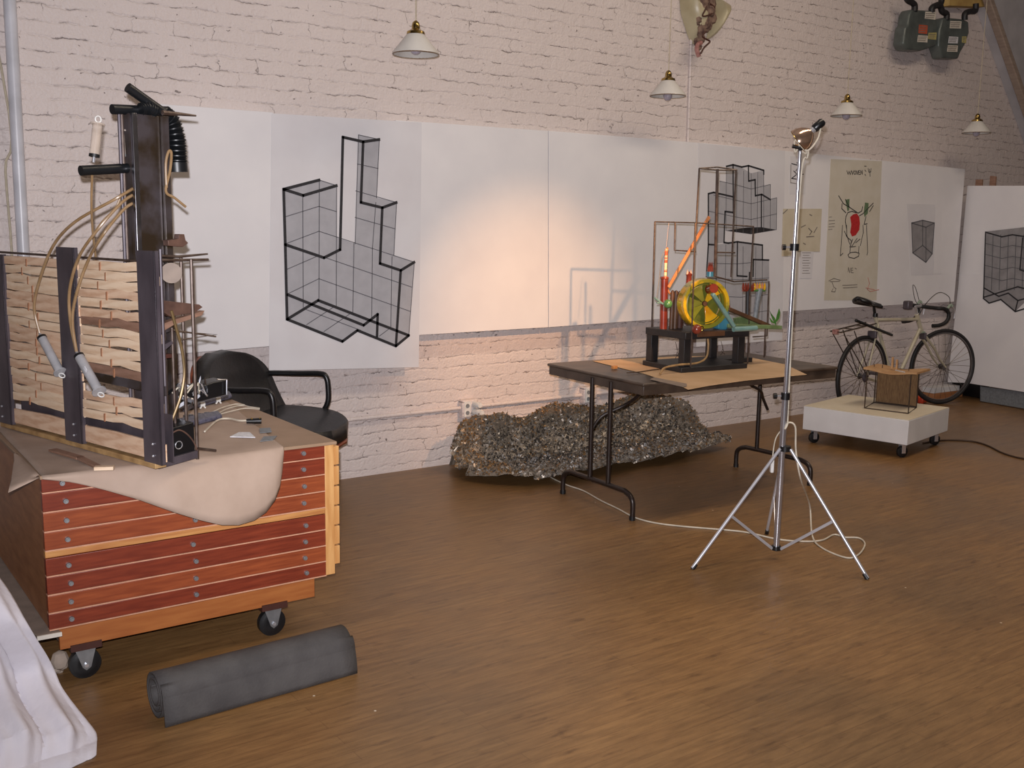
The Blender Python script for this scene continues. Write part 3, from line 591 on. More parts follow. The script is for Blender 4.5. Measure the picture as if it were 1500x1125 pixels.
# board sticking out at lower left
e0, e1 = fl(55, 932, .215), fl(90, 925.5, .215)
dv = nrm(e1-e0)
tag(MB().prism([e0, e1+dv*.0, V(.664, 3.54, .215), V(.664, 4.4, .215), V(.47, 4.4, .215)], (0, 0, -.012)).build('plywood_board', ['greyboard'], bevel=.001), 'grey brown board wedged between cabinet and white cloth', 'board')
tag(MB().bar(e0+V(-.003, -.006, -.005), e1+V(0, -.006, -.005), .008, .014).build('wood_lath', 'whiteedge', bevel=.001), 'pale lath along the edge of the grey brown board', 'lath')

# kraft paper draped over the cabinet
def interp(x, xs, ys): return float(np.interp(x, xs, ys))
yh = YC-.075
outl = [(60, 706), (110, 711), (150, 719), (200, 731), (250, 747), (290, 759), (320, 765.5), (345, 766), (370, 761), (390, 751), (405, 735), (414, 718), (420, 700), (424, 684), (425.5, 671)]
op = [wl(u, v, yh) for u, v in outl]; ox = [p[0] for p in op]; oz = [p[2] for p in op]
xr_ = ox[-1]; cols = np.concatenate([np.linspace(XL, ox[6], 22), np.array([ox[i] for i in range(7, len(ox))])])
lB = xl(22, 641, XL-.006)     # where the left paper edge leaves the cabinet edge
P = []
zt2 = zt+.003
for x in cols:
    row = []; s = (x-XL)/(xr_-XL)
    yb_ = YB-.01
    xb_ = XL+.02+s*(1.64-XL-.02)
    for k in range(14):
        a = k/13; row.append(V(xb_+(x-xb_)*(1-(1-a)**1.0), yb_+(YC-.012-yb_)*a, zt2+.0015*math.sin(x*21+a*9)))
    zb_ = min(interp(x, ox, oz), zt2-.004); Lh = zt2-zb_
    bulgeA = .10*min(1, Lh/.16)
    for k in range(1, 13):
        a = k/12
        yy = YC-.014-bulgeA*(1-(1-a)**1.6)*(.7+.3*math.sin(3.3*s+.4))-.012*a*math.sin(9*s+2)-.006*math.sin(a*5+x*17)*a
        row.append(V(x, yy, zt2-Lh*(a**1.75)))
    P.append(row)
b = MB(); b.grid(P)
# flap over the left side
tip = fl(12, 722, zt2-.04); q0 = V(XL-.004, YC+.0, zt2); m1 = onp(38, 708, tip, (1, 0, 0))
fp = []
lb = V(XL-.002, min(lB[1], 4.2), zt2)
for i in range(7):
    a = i/6; top = q0*(1-a)+lb*a; edge = None
    bot = V(XL-.006, YC-.016, oz[0])*(1-min(1, a*2))+tip*min(1, a*2) if a < .5 else tip*(1-(a-.5)*2)+lb*((a-.5)*2)
    fp.append([top*(1-j/4)+bot*(j/4)+V(-.01*math.sin(j/4*PI), 0, 0) for j in range(5)])
b.grid(fp)
bmesh.ops.remove_doubles(b.bm, verts=b.bm.verts, dist=.0005)
ko = b.build('kraft_paper', 'kraft'); sm = ko.modifiers.new('thickness', 'SOLIDIFY'); sm.thickness = .0008; sm.offset = 1
tag(ko, 'sheet of kraft paper draped over the flat file cabinet and its drawers', 'paper')

# small things on the paper
zo = zt2+.0025
def lay(pts, th, m, name, label, cat, z=zo, group=None):
    return tag(MB().prism([fl(u, v, z) for u, v in pts], (0, 0, th)).build(name, m, smooth=False), label, cat, group)
lay([(337, 640.5), (350, 634), (366, 634), (374, 641.5)], .003, 'card', 'paper_card', 'white folded card lying on the kraft paper', 'card')
lay([(380, 628), (396, 627), (398, 633), (381, 634.5)], .002, 'greycard', 'grey_swatch', 'grey swatch on the kraft paper nearer the black plug', 'swatch', group='grey swatches on the kraft paper')
lay([(386, 640), (406, 639), (400, 645), (381, 647)], .002, 'greycard', 'grey_swatch', 'grey swatch on the kraft paper nearer the drawer fronts', 'swatch', group='grey swatches on the kraft paper')
s0, s1, s2 = fl(77, 659, zo+.006), fl(118, 671, zo+.006), fl(148, 686, zo+.006)
t = thing('broken_lath', 'thin broken brown lath lying on kraft paper before the slatted machine', 'lath', s1)
MB().bar(s0, s1, .03, .008).bar(s1*.97+s0*.03, s2, .024, .008).build('strip', 'slatd', t, bevel=.001)
MB().bar(s2-V(0.02, 0, -.003), fl(167, 685, zo+.009), .026, .012).build('raw_end', 'slat', t, bevel=.001)
b = MB(); b.tube(smoothpath([fl(u, v, zo+.006) for u, v in [(300, 632), (318, 616), (334, 613), (350, 616), (362, 616)]]), .004, 6)
t = thing('power_plug', 'black power plug with white lead lying on the kraft paper', 'plug', fl(370, 618, zo))
b.build('lead', 'whitecord', t)
p0_, p1_ = fl(361, 617, zo+.011), fl(383, 616.5, zo+.011)
MB().cyl(p0_, p1_, .010, .013, 12).build('plug_body', 'blackpl', t)
for f in (.3, .85): MB().cyl(p0_+(p1_-p0_)*f+V(0, 0, .006), p0_+(p1_-p0_)*f+V(0.002, -.006, .012), .004, n=8).build('contact', 'gold', t)
b = MB()
for pts in ([(310, 612), (330, 600), (352, 594), (366, 596), (380, 598)], [(318, 608), (340, 602), (360, 598), (380, 599.5)], [(306, 606), (326, 597), (345, 592), (358, 593)]):
    b.tube(smoothpath([fl(u, v, zo+.008) for u, v in pts]), .0028, 6)
tag(b.build('loose_wires', ['whitecord']), 'white loose wires trailing across kraft paper toward the black chair', 'wire')
tag(MB().prism([fl(u, v, zo) for u, v in [(243, 624), (320, 608), (326, 614), (250, 634)]], (0, 0, .022)).build('bubble_wrap', 'bubble', bevel=.008), 'rolled bubble wrap strip on paper nearest the drawer fronts', 'bubble wrap', 'bubble wrap strips on the kraft paper')
tag(MB().prism([fl(u, v, zo) for u, v in [(262, 597), (336, 578), (340, 584), (268, 604)]], (0, 0, .022)).build('bubble_wrap', 'bubble', bevel=.008), 'rolled bubble wrap strip on paper nearest the black chair', 'bubble wrap', 'bubble wrap strips on the kraft paper')
b = MB().prism([fl(u, v, zo) for u, v in [(245, 618), (302, 606), (318, 609), (262, 622)]], (0, 0, .004))
t = thing('circuit_board', 'tan circuit board between two bubble wrap strips', 'circuit board', fl(285, 614, zo)); b.build('board', 'pcb', t)
b = MB()
for k in range(22):
    u, v = 250+rng.random()*56, 0; v = 619-(u-250)*.2+rng.random()*4-3; p = fl(u, v, zo+.004); b.obox(p+V(0, 0, .004), (V(1, 0, 0), V(0, 1, 0), V(0, 0, 1)), (.008+.012*rng.random(), .008, .006+.012*rng.random()))
b.build('components', ['steel'], t)
for (u, v, lab) in [(297, 599, 'white plastic clip on the kraft paper, nearer the slatted machine'), (320, 592, 'white plastic clip on the kraft paper, nearer the black chair')]:
    c = fl(u, v, zo); b = MB()
    for s in (-1, 1): b.bar(c+V(s*.012, 0, .003), c+V(-s*.008, .0, .028), .006, .006)
    b.box(c+V(-.010, -.006, .014), c+V(.010, .006, .03)); tag(b.build('plastic_clip', 'white'), lab, 'clip', 'white plastic clips on the kraft paper')

# ================================================================== SLATTED MACHINE ON THE CABINET
ma = laz(106); mb = V(ma[1], -ma[0], 0)
p0 = fl(231, 686, zt2+.003); p0z = p0[2]
def sp(u, v, off=0.): return onp(u, v, p0+mb*off, mb)      # slat plane
def ep(u, v, off=0.): return onp(u, v, p0+ma*off, ma)      # end plane (faces the viewer)
def sz(s, z, off=0.): return p0+ma*s+mb*off+V(0, 0, z-p0z)
mach = thing('slatted_machine', 'tall machine sculpture of wooden slats, black posts and steel column on cabinet', 'sculpture', p0)
MB().prism([sz(-.005, p0z, -.012), sz(1.06, p0z, -.012), sz(1.06, p0z, .03), sz(-.005, p0z, .03)], (0, 0, .018)).build('base_rail', 'basepine', mach, bevel=.002)
posts = [((197, 225), (213, 236), .0), ((82, 105), (97, 123), .0), ((-16, 2), (-14, 19), .0)]
for (t0, t1), (b0, b1), _ in posts:
    A = sp(t0, 366, -.014); B = sp(t1, 366, -.014); C_ = sp(b0, 670, -.014); D_ = sp(b1, 672, -.014)
    sA = ((A-p0)@ma+(C_-p0)@ma)/2; sB = ((B-p0)@ma+(D_-p0)@ma)/2; zt_ = sp((t0+t1)/2, 367 if t0 > 150 else (362 if t0 > 0 else 372), -.014)[2]
    po = MB(); po.prism([sz(sA, p0z+.018, -.014), sz(sB, p0z+.018, -.014), sz(sB, zt_, -.014), sz(sA, zt_, -.014)], mb*.006)
    po.prism([sz(sB, p0z+.018, -.014), sz(sB, zt_, -.014), sz(sB+.006, zt_, -.014), sz(sB+.006, p0z+.018, -.014)], mb*.018)
    po = po.build('post', 'blackmetal', mach, bevel=.001)
    for z_ in (.045, .085):
        MB().sphere(sz((sA+sB)/2-.01, p0z+z_, -.0175), .0045, 8).build('screw', 'chrome', po)
    if t0 > 150: sRt = sB; sR2 = sA
    elif t0 > 0: sM = (sA, sB)
    else: sL = (sA, sB)
def bay(s0, s1, zrows, gapz, seed):
    r_ = random.Random(seed)
    for j, z in enumerate(zrows):
        if gapz and any(g0 < z < g1 for g0, g1 in gapz): continue
        mid = s0+(s1-s0)*(.42+.16*r_.random()); h = dz_*.93
        tiltA, tiltB = r_.uniform(-.004, .004), r_.uniform(-.004, .004); m = 'slat' if r_.random() < .62 else ('slatb' if r_.random() < .85 else 'slatd')
        pts = []; b = MB()
        n = 10; top = []; bot = []
        for i in range(n+1):
            a = i/n; s = s0+(s1-s0)*a; bow = .004*math.sin(a*PI)*r_.choice((1, 1, 1)); zz_ = z+tiltA*(1-a)+tiltB*a+(.006 if a > .5 else 0)*r_.choice((0, 1)) + bow
            hh = h*(.92+.12*r_.random()); top.append(sz(s, zz_+hh/2, -.002+.003*math.sin(a*7+j))); bot.append(sz(s, zz_-hh/2, -.002+.003*math.sin(a*7+j)))
        for i in range(n): b.prism([bot[i], bot[i+1], top[i+1], top[i]], mb*.006)
        bmesh.ops.remove_doubles(b.bm, verts=b.bm.verts, dist=.0002)
        so = b.build('slat', m, mach, smooth=False)
        rb_ = MB(); rb_.prism([sz(mid+.004, z-h*.5, -.0055), sz(mid+.011, z-h*.45, -.0055), sz(mid+.010, z+h*.40, -.0055), sz(mid+.002, z+h*.5, -.0055)], mb*.003); rb_.build('rust_mark', 'rust', so, smooth=False)
zT = sp(160, 384, 0)[2]
zg0, zg1, zg2 = sp(210, 631, 0)[2], sp(210, 644, 0)[2], sp(210, 669, 0)[2]
nr = 17; dz_ = (zT-zg0)/nr
rows = [zT-dz_*(k+.5) for k in range(nr)]
bay(sM[0]+.004, sR2 if False else sRt+.004, rows, [(zT-.45, zT-.375)], 3)
bay(sM[1]-.004+.0, sL[0]+.004, [z-.004 for z in rows], None, 5)
for (sa, sb) in ((sRt, sM[0]), (sM[1], sL[0]-.14)):
    MB().prism([sz(sa, zg2, .0), sz(sb, zg2, .0), sz(sb, zg1-.004, .0), sz((sa+sb)/2, zg1+.004, 0), sz(sa, zg1, .0)], mb*.008).build('bottom_panel', 'slatb', mach, smooth=False)
    MB().prism([sz(sa, p0z+.02, .03), sz(sb, p0z+.02, .03), sz(sb, p0z+.18, .03), sz(sa, p0z+.18, .03)], mb*.004).build('backing', 'blackmetal', mach, smooth=False)
MB().bar(sz(sRt, zT-.405, .012), sz(sM[0], zT-.40, .012), .005, .03).build('grey_bar', 'gunmetal', mach)
MB().bar(sz(-.02, zT+.008, .006), sz(1.05, zT+.012, .006), .008, .008).build('top_rod', 'rod', mach)
# steel column
cA, cB = ep(196, 300, .19), ep(238, 300, .19); xA, xB = (cA-p0)@mb, (cB-p0)@mb
zcol = ep(215, 168, .19)[2]
def cz(x, z, s=.19): return p0+mb*x+ma*s+V(0, 0, z-p0z)
co = MB(); co.prism([cz(xA, p0z), cz(xB, p0z), cz(xB, zcol), cz(xA, zcol)], ma*.08); co.build('steel_column', 'gunmetal', mach, bevel=.002)
MB().prism([cz(xB+.001, p0z, .175), cz(xB+.026, p0z, .175), cz(xB+.026, zcol, .175), cz(xB+.001, zcol, .175)], ma*.02).build('column_flange', 'gunmetal', mach, bevel=.001)
MB().prism([cz(xA-.002, p0z, .175), cz(xA+.016, p0z, .175), cz(xA+.016, zcol+.0, .175), cz(xA-.002, zcol, .175)], ma*.014).build('column_flange', 'steel', mach, bevel=.001)
for dx, m in ((-.012, 'rod'), (-.022, 'blackmetal')): MB().cyl(cz(xA+dx, p0z, .22), cz(xA+dx, zcol, .22), .0055, n=8).build('guide_rod', m, mach)
# black tubes and corrugated hose on top
def tub(name, m, pts, r, off=.1, n=14): return MB().tube([ep(u, v, off) for u, v in pts], r, n).build(name, m, mach)
tub('black_tube', 'corr', [(164, 160), (246, 163)], .0165, .22); tub('black_tube', 'corr', [(187, 128), (238, 164)], .0165, .20); tub('black_tube', 'corr', [(118, 250), (196, 246)], .0165, .22)
def ribbed(pts, r, off, k):
    P = smoothpath([ep(u, v, off) for u, v in pts], 14); n = len(P); rs = [r*(1.0 if (i*k//n) % 2 else .82) for i in range(n)]
    return MB().tube(P, rs, 16).build('corrugated_hose', 'corr', mach)
ribbed([(238, 167), (250, 178), (257, 200), (259, 222), (260, 240)], .034, .22, 46); ribbed([(206, 160), (216, 158), (228, 163)], .021, .19, 16)
tub('hose_cuff', 'corr', [(259, 238), (260, 252)], .035, .22)
for pts, r in (([(238, 165), (262, 167), (287, 169.5)], [.009, .006, .003]), ([(215, 374), (262, 376), (304, 372)], [.005, .005, .003]), ([(228, 381), (266, 381), (305, 380)], [.006, .005, .004])):
    MB().tube([ep(u, v, .08) for u, v in pts], r, 8).build('spike', 'rod', mach)
for pts in ([(262, 486), (318, 490), (262, 498)], [(250, 483), (316, 493)]): MB().tube([ep(u, v, .06) for u, v in pts], .0035, 6).build('spike', 'rod', mach)
MB().tube(smoothpath([ep(u, v, .07) for u, v in [(244, 275), (243, 240), (247, 222), (251, 225), (249, 250), (243, 280), (256, 290), (272, 303)]]), .0045, 8).build('bent_wire', 'hose', mach)
# rods, plates and fins at the right hand end
for u0, v0, u1, v1, off, r in [(265, 376, 271, 600, .10, .006), (280, 380, 287, 665, .02, .0062), (252, 480, 256, 640, .06, .005), (240, 470, 243, 640, .09, .005)]:
    A, B = ep(u0, v0, off), ep(u1, v1, off); B = V(A[0], A[1], max(p0z, B[2])); MB().cyl(A, V(A[0], A[1], p0z), r, n=8).build('upright_rod', 'rod', mach)
for off, vt in ((.03, 365), (.05, 385)):
    A = ep(236, 400, off); MB().cyl(V(A[0], A[1], p0z), V(A[0], A[1], ep(236, vt, off)[2]), .005, n=8).build('upright_rod', 'blackmetal', mach)
for pts, m, off in [([(238, 440), (292, 446), (297, 450), (285, 458), (250, 464), (236, 455)], 'fin', .05), ([(226, 480), (250, 470), (300, 455), (296, 462), (255, 476), (228, 492)], 'slatd', .07),
                    ([(246, 352), (262, 350), (263, 343), (270, 343), (272, 352), (276, 356), (268, 362), (247, 360)], 'fin', .06), ([(232, 510), (252, 499), (254, 503), (236, 518)], 'blackmetal', .05), ([(230, 520), (256, 518), (256, 524), (232, 526)], 'darkwood', .06), ([(228, 482), (252, 474), (254, 484), (230, 492)], 'gunmetal', .09)]:
    MB().prism([ep(u, v, off) for u, v in pts], ma*.03).build('fin', m, mach, bevel=.001)
MB().cyl(ep(251, 400, .055), ep(251, 400, .075), .034, n=24).build('disc', 'greyboard', mach)
MB().tube(smoothpath([ep(u, v, .03) for u, v in [(251, 455), (258, 480), (266, 510), (270, 545), (266, 575), (258, 600), (250, 620)]]), .0052, 8).build('amber_tube', 'brasst', mach)
# base end block and floor rod
e_ = [(236, 632), (284, 618), (286, 660), (238, 676)]
MB().prism([ep(u, v, .012) for u, v in e_], ma*.10).build('motor_housing', 'blackpl', mach, bevel=.003)
MB().prism([ep(u, v, .0) for u, v in [(233, 676), (290, 660), (290, 671), (233, 687)]], ma*.03).build('end_sill', 'blackmetal', mach, bevel=.001)
for c, r in ((ep(262, 652, .009), .013),): MB().torus(c, r, .0016, ma, 20, 5).build('bolt_ring', 'chrome', mach)
MB().tube(smoothpath([ep(u, v, .005) for u, v in [(250, 636), (262, 630), (274, 636), (284, 648), (289, 660)]]), .0028, 6).build('wire_lead', 'fin', mach)
A = ep(290, 657, .0); MB().cyl(A, ep(316, 660, .0), .005, n=8).build('axle_rod', 'rod', mach)
for k in range(18):
    u, v = 240+rng.random()*70, 565+rng.random()*34; p = ep(u, v-(u-240)*.25+8, .16+rng.random()*.1)
    MB().obox(p, (nrm(rng.normal(size=3)), nrm(rng.normal(size=3)), V(0, 0, 1)), (.02+.03*rng.random(), .006, .014)).build('metal_scrap', 'steel', mach, smooth=False)
MB().prism([ep(u, v, .2) for u, v in [(248, 582), (312, 560), (332, 556), (333, 578), (250, 600)]], ma*.08).build('motor_block', 'blackpl', mach, bevel=.004)
for k in range(9):
    pp = [ep(246+k*6+rng.random()*16, 560+rng.random()*22, .12+rng.random()*.06) for _ in range(4)]
    MB().tube(smoothpath(pp), .0028, 6).build('wire_lead', ('blackpl', 'whitecord', 'chrome')[k % 3], mach)
MB().tube([ep(u, v, .19) for u, v in [(318, 556), (332, 556), (332, 578)]], .003, 6).build('handle', 'steel', mach)
# hoses with syringes
def syringe(pA, pB, r, body='syr', plunger=True):
    pA, pB = np.array(pA), np.array(pB); d = nrm(pB-pA); L = np.linalg.norm(pB-pA)
    s = MB().cyl(pA+d*.022, pB, r, n=14).build('syringe', body, mach)
    MB().cyl(pA-d*.0, pA+d*.022, .0045, n=8).build('nozzle', 'chrome', s); MB().cyl(pA+d*.018, pA+d*.027, r*1.08, n=14).build('collar', 'blackrub', s)
    if plunger:
        MB().cyl(pB-d*.002, pB+d*.003, r*1.5, n=14).build('flange', body, s); MB().torus(pB+d*.016, .010, .0025, np.cross(d, mb), 16, 6).build('ring', 'white', s)
    return s
s1a, s1b = sp(58, 488, -.03), sp(88, 545, -.03); syringe(s1a, s1b, .0155); s2a, s2b = sp(112, 515, -.03), sp(145, 573, -.03); sy2 = syringe(s2a, s2b, .0165)
MB().obox(sp(125, 541, -.0475), (nrm(s2b-s2a), np.cross(nrm(s2b-s2a), mb), mb), (.018, .012, .002)).build('sticker', 'card', sy2)
u1, u2 = ep(137, 238, .22), ep(143, 182, .22); syringe(u1, u2, .0155, 'clearpl'); u1, u2 = ep(184, 238, .24), ep(184, 192, .24); syringe(u1, u2, .0155, 'clearpl')
h0 = [ep(200, 273, .2), ep(168, 292, .2), sp(110, 325, -.05), sp(78, 360, -.05), sp(58, 410, -.05), sp(50, 450, -.04), s1a]
h1 = [ep(200, 283, .2), ep(178, 297, .2), sp(140, 340, -.05), sp(115, 378, -.05), sp(102, 425, -.045), sp(103, 470, -.04), s2a]
h2 = [ep(200, 296, .2), ep(182, 306, .2), sp(150, 345, -.05), sp(128, 384, -.03), sp(112, 430, -.045), sp(106, 470, -.04), s2a]
for h in (h0, h1, h2): MB().tube(smoothpath(h), .0052, 8).build('hose', 'hose', mach)
MB().tube(smoothpath([ep(135, 256, .22), ep(134, 300, .26), ep(136, 340, .32), ep(141, 382, .40)]), .004, 8).build('hose', 'hose', mach)
MB().tube(smoothpath([ep(184, 256, .24), ep(172, 300, .26), ep(150, 325, .28), ep(136, 345, .32)]), .004, 8).build('hose', 'hose', mach)

# ================================================================== OFFICE CHAIR
cc = V(2.05, 5.0, 0); cf = laz(-50); cw = laz(40)
def ch(f, w, z): return cc+cf*f+cw*w+V(0, 0, z)
chair = thing('office_chair', 'black leather swivel chair with loop arms behind the flat file cabinet', 'chair', cc)
def cushion(fn, n=18, m=14):
    return [[fn(i/n, j/m) for j in range(m+1)] for i in range(n+1)]
def seatf(a, c):      # a along depth, c across
    th = (c-.5)*2; f = -.24+.62*a; w = .30*th*(1-.28*max(0, a-.55)**2/.2)*(1 if a < .98 else .97)
    rr = 1-max(0, (a-.6)/.4)**2*.5; w = .30*th*math.sqrt(max(.02, 1-(max(0, a-.62)/.40)**2))
    z = .49+.035*math.sin(PI*min(1, a*1.05))*(1-.35*th*th)+.02*abs(th)**3*(1-a)-.05*max(0, a-.8)-.009*abs(math.sin(a*12+th*1.2))*(1-th*th)
    return ch(f, w, z)
P = cushion(seatf); o_ = MB().grid(P).build('seat', 'leather', chair); k = o_.modifiers.new('s', 'SOLIDIFY'); k.thickness = .075; k.offset = 0
P = [[p-V(0, 0, .055) for p in r] for r in P]; o_ = MB().grid(P).build('seat_shell', 'shell', chair); k = o_.modifiers.new('s', 'SOLIDIFY'); k.thickness = .014; k.offset = 0
def backf(a, c, off=0.):
    th = (c-.5)*2; z = .49+.385*a; wmax = .335*math.sqrt(max(.02, 1-(max(0, a-.42)/.592)**2.6))
    f = -.15-.14*a-.03*math.sin(a*PI)+.06*(wmax*th/.33)**2-.010*abs(math.sin(a*9+.5*th*th))*(1-th*th)*(1-.6*a)+off
    return ch(f, wmax*th, z)
P = cushion(backf); o_ = MB().grid(P).build('backrest', 'leather', chair); k = o_.modifiers.new('s', 'SOLIDIFY'); k.thickness = .08; k.offset = 0
P = cushion(lambda a, c: backf(a*.97, .5+(c-.5)*.94, -.055)); o_ = MB().grid(P).build('back_shell', 'shell', chair); k = o_.modifiers.new('s', 'SOLIDIFY'); k.thickness = .014; k.offset = 0
for s in (-1, 1):
    w = .315*s
    P = smoothpath([ch(f, w, z) for f, z in [(-.10, .53), (-.19, .60), (-.235, .69), (-.20, .725), (0, .735), (.13, .74), (.165, .72), (.175, .66), (.17, .58), (.12, .52), (0, .515)]], 6, True)
    MB().tube(P, .015, 10, True).build('armrest', 'blackpl', chair)
MB().cyl(ch(0, 0, .08), ch(0, 0, .46), .028, n=16).build('gas_lift', 'blackmetal', chair)
for k in range(5):
    d = laz(75+72*k); leg = MB().tube([cc+V(0, 0, .12), cc+d*.16+V(0, 0, .105), cc+d*.30+V(0, 0, .075)], [.024, .02, .015], 8).build('base_leg', 'blackpl', chair)
    MB().cyl(cc+d*.30+V(-.018*d[1], .018*d[0], .028), cc+d*.30-V(-.018*d[1], .018*d[0], -.028), .028, n=16).build('caster', 'blackrub', leg)

# ================================================================== ROLLED RUBBER MAT
m0, m1 = fl(242, 1067), fl(523, 987); md = nrm(m1-m0); mn = V(md[1], -md[0], 0)
if mn@(CP-m0) < 0: mn = -mn
L_ = np.linalg.norm(m1-m0); Rm = .079
prof = []
for k in range(150):
    th = k/149*2*PI*2.7; r = .030+(Rm-.030)*(k/149); prof.append((r, th))
pts = []
ph_end = prof[-1][1]
for r, th in prof:
    a = th-ph_end+math.radians(38)     # outer end arrives at the viewer's side
    pts.append((r*math.cos(a), Rm+r*math.sin(a)))
x_, z_ = pts[-1]
# outer tail drops to the floor
tail = [(x_+.030*math.sin(k/8*PI/2), z_*(1-k/8)+.003) for k in range(1, 9)]
pts = [p for p in pts]+tail
pts = pts[::-1]
c0 = m0-mn*.092
G = [[c0+md*(L_*j/12)+mn*a+V(0, 0, max(b_, .003)) for j in range(13)] for a, b_ in pts]
o_ = MB().grid(G).build('rubber_mat', 'rubber'); k = o_.modifiers.new('s', 'SOLIDIFY'); k.thickness = .006; k.offset = 0
tag(o_, 'rolled dark grey rubber mat on the floor before the cabinet', 'mat')

# ================================================================== WHITE CLOTH HEAP
right = [fl(-8, 835, .47), fl(16, 869, .42), fl(38, 909, .35), fl(55, 938, .275), fl(70, 962, .205), fl(81, 984, .145), fl(90, 1005, .105), fl(106, 1028, .07), fl(127, 1054, .04), fl(141, 1073, .016), fl(142, 1086, .006)]
right = smoothpath(right, 5); n = len(right); G = []
dl = nrm(V(-1.0, -.30, 0)); NJc = 150
for i, p in enumerate(right):
    a = i/(n-1); row = []
    for j in range(NJc+1):
        s = j/NJc*.9
        q = p+dl*s
        zc_ = p[2]+(1-math.exp(-s*6))*(.05+.05*(1-a)+.12*a*(1-math.exp(-s*3)))
        w1 = 2*PI*s/.115-2.6*a+.4+.9*math.sin(s*8+a*2.5); w2 = 2*PI*s/.075+2.4*a+1.3
        fold = .024*(abs(math.sin(w1/2))**.75*2-1.25)+.006*math.sin(2*w1+.8+a)+.005*math.sin(w2)*math.sin(s*12+a*4)
        fold *= (1-math.exp(-s*25))*(.6+.5*math.sin(min(1, a*1.15)*PI*.6))*(1 if a < .93 else .75)
        q = q+V(.35, -.65, 0)*fold*.8; q[2] = zc_+fold*.9
        if a > .9: q[2] = q[2]*(1-(a-.9)/.1*.75)
        q[2] = max(q[2], .005); row.append(q)
    G.append(row)
# hem: fall to the floor in front
hem = [V(q[0]-.02+.006*math.sin(j*.25), q[1]-.075-.012*math.sin(j*.19), .005) for j, q in enumerate(G[-1])]
G.append(hem)
o_ = MB().grid(G).build('white_cloth', 'cloth'); k = o_.modifiers.new('s', 'SOLIDIFY'); k.thickness = .004; k.offset = 1
tag(o_, 'white cotton cloth heaped to the floor at the lower left corner', 'cloth')
w0 = fl(30, 1112); tag(MB().obox(V(w0[0]-.07, w0[1]-.11, .012), (laz(20), laz(110), V(0, 0, 1)), (.12, .09, .024)).build('wood_offcut', 'slat', bevel=.002), 'pale wood offcut on the floor under the cloth hem', 'wood')
b = MB()
pc_ = fl(86, 972, .05)
for k in range(5): b.sphere(pc_+V(.01*math.sin(k*2), .03*k/2-.02, -.015*k+.02), .03-.004*k, 8, (1, .7, 1.2))
tag(b.build('plastic_bag', 'clearpl'), 'crumpled clear plastic bag between the cloth and front caster', 'bag')

# ================================================================== FOLDING TABLE
TZ = .752
tl, tn, tr, tb = fl(803.5, 531, TZ), fl(940, 563, TZ), fl(1220, 537, TZ), fl(1080, 513, TZ)
tc_ = (tl+tn+tr+tb)/4; tx = nrm((tr-tn)+(tb-tl)); ty = V(-tx[1], tx[0], 0)
hl = (np.linalg.norm(tr-tn)+np.linalg.norm(tb-tl))/4; hd = (abs((tl-tn)@ty)+abs((tb-tr)@ty))/4
def tp(x, y, z): return tc_*V(1, 1, 0)+tx*x*hl+ty*y*hd+V(0, 0, z)
table = thing('folding_table', 'brown folding table with dark tubular legs carrying the colourful sculpture', 'table', tc_*V(1, 1, 0))
MB().obox(tp(0, 0, TZ-.009), (tx, ty, V(0, 0, 1)), (2*hl, 2*hd, .018)).build('tabletop', 'tabletop', table, bevel=.012, seg=3)
for y in (-1, 1): MB().bar(tp(-.985, y*.965, TZ-.042), tp(.985, y*.965, TZ-.042), .012, .05).build('apron', 'tabletop', table, bevel=.003)
for x in (-1, 1): MB().bar(tp(x*.975, -.96, TZ-.042), tp(x*.975, .96, TZ-.042), .012, .05).build('apron', 'tabletop', table, bevel=.003)
MB().obox(tp(0, 0, TZ-.024), (tx, ty, V(0, 0, 1)), (2*hl-.06, 2*hd-.06, .012)).build('core', 'edgeply', table)
for fa, fb in (((824.5, 723), (926, 762)), ((1078, 684), (1186, 711))):
    A, B = fl(*fa), fl(*fb); d = nrm(B-A); l = np.linalg.norm(B-A)
    foot = MB().tube(smoothpath([A+V(0, 0, .001), A+V(0, 0, .09), A+d*.02+V(0, 0, .125), A+d*.06+V(0, 0, .142), A+d*.12+V(0, 0, .147), B-d*.12+V(0, 0, .147), B-d*.06+V(0, 0, .142), B-d*.02+V(0, 0, .125), B+V(0, 0, .09), B+V(0, 0, .001)], 4), .0145, 10).build('foot_rail', 'tablemetal', table)
    for P_ in (A, B): MB().cyl(P_+V(0, 0, .0), P_+V(0, 0, .022), .017, n=12).build('foot_cap', 'blackrub', foot)
    sx = 1 if fa[0] < 900 else -1
    for f in (.40, .66) if sx > 0 else (.28, .62):
        q = A+d*l*f; top = q+V(0, 0, TZ-.03); MB().cyl(q+V(0, 0, .147), top, .0135, n=12).build('leg', 'tablemetal', table)
    mid = A+d*l*.53
    P_ = [A+d*l*.40+V(0, 0, .42), A+d*l*.42+tx*sx*.06+V(0, 0, .50), mid+tx*sx*.16+V(0, 0, .565), mid+tx*sx*.27+V(0, 0, .62), mid+tx*sx*.36+V(0, 0, TZ-.03)]
    MB().tube(smoothpath(P_, 5), .009, 8).build('brace', 'tablemetal', table)
kz = TZ+.002
def kf(pts, z=kz): return [fl(u, v, z) for u, v in pts]
sk = MB()
kp = kf([(868, 529), (912, 526), (1000, 522), (1090, 522), (1150, 534), (1182, 549), (1148, 552), (1090, 558), (1040, 565), (1008, 571), (1000, 567), (945, 548)])
sk.prism(kp, (0, 0, .0012)); tag(sk.build('kraft_sheet', 'kraftt', smooth=False), 'tan kraft paper sheet under the sculpture on the folding table', 'paper')
tag(MB().prism(kf([(958, 553), (1006, 562.5), (1006, 566), (1000, 567), (952, 556)], kz+.004), (0, 0, .002)).build('paper_scrap', 'greyboard', smooth=False), 'thin brown paper scrap near the front of the table', 'paper')
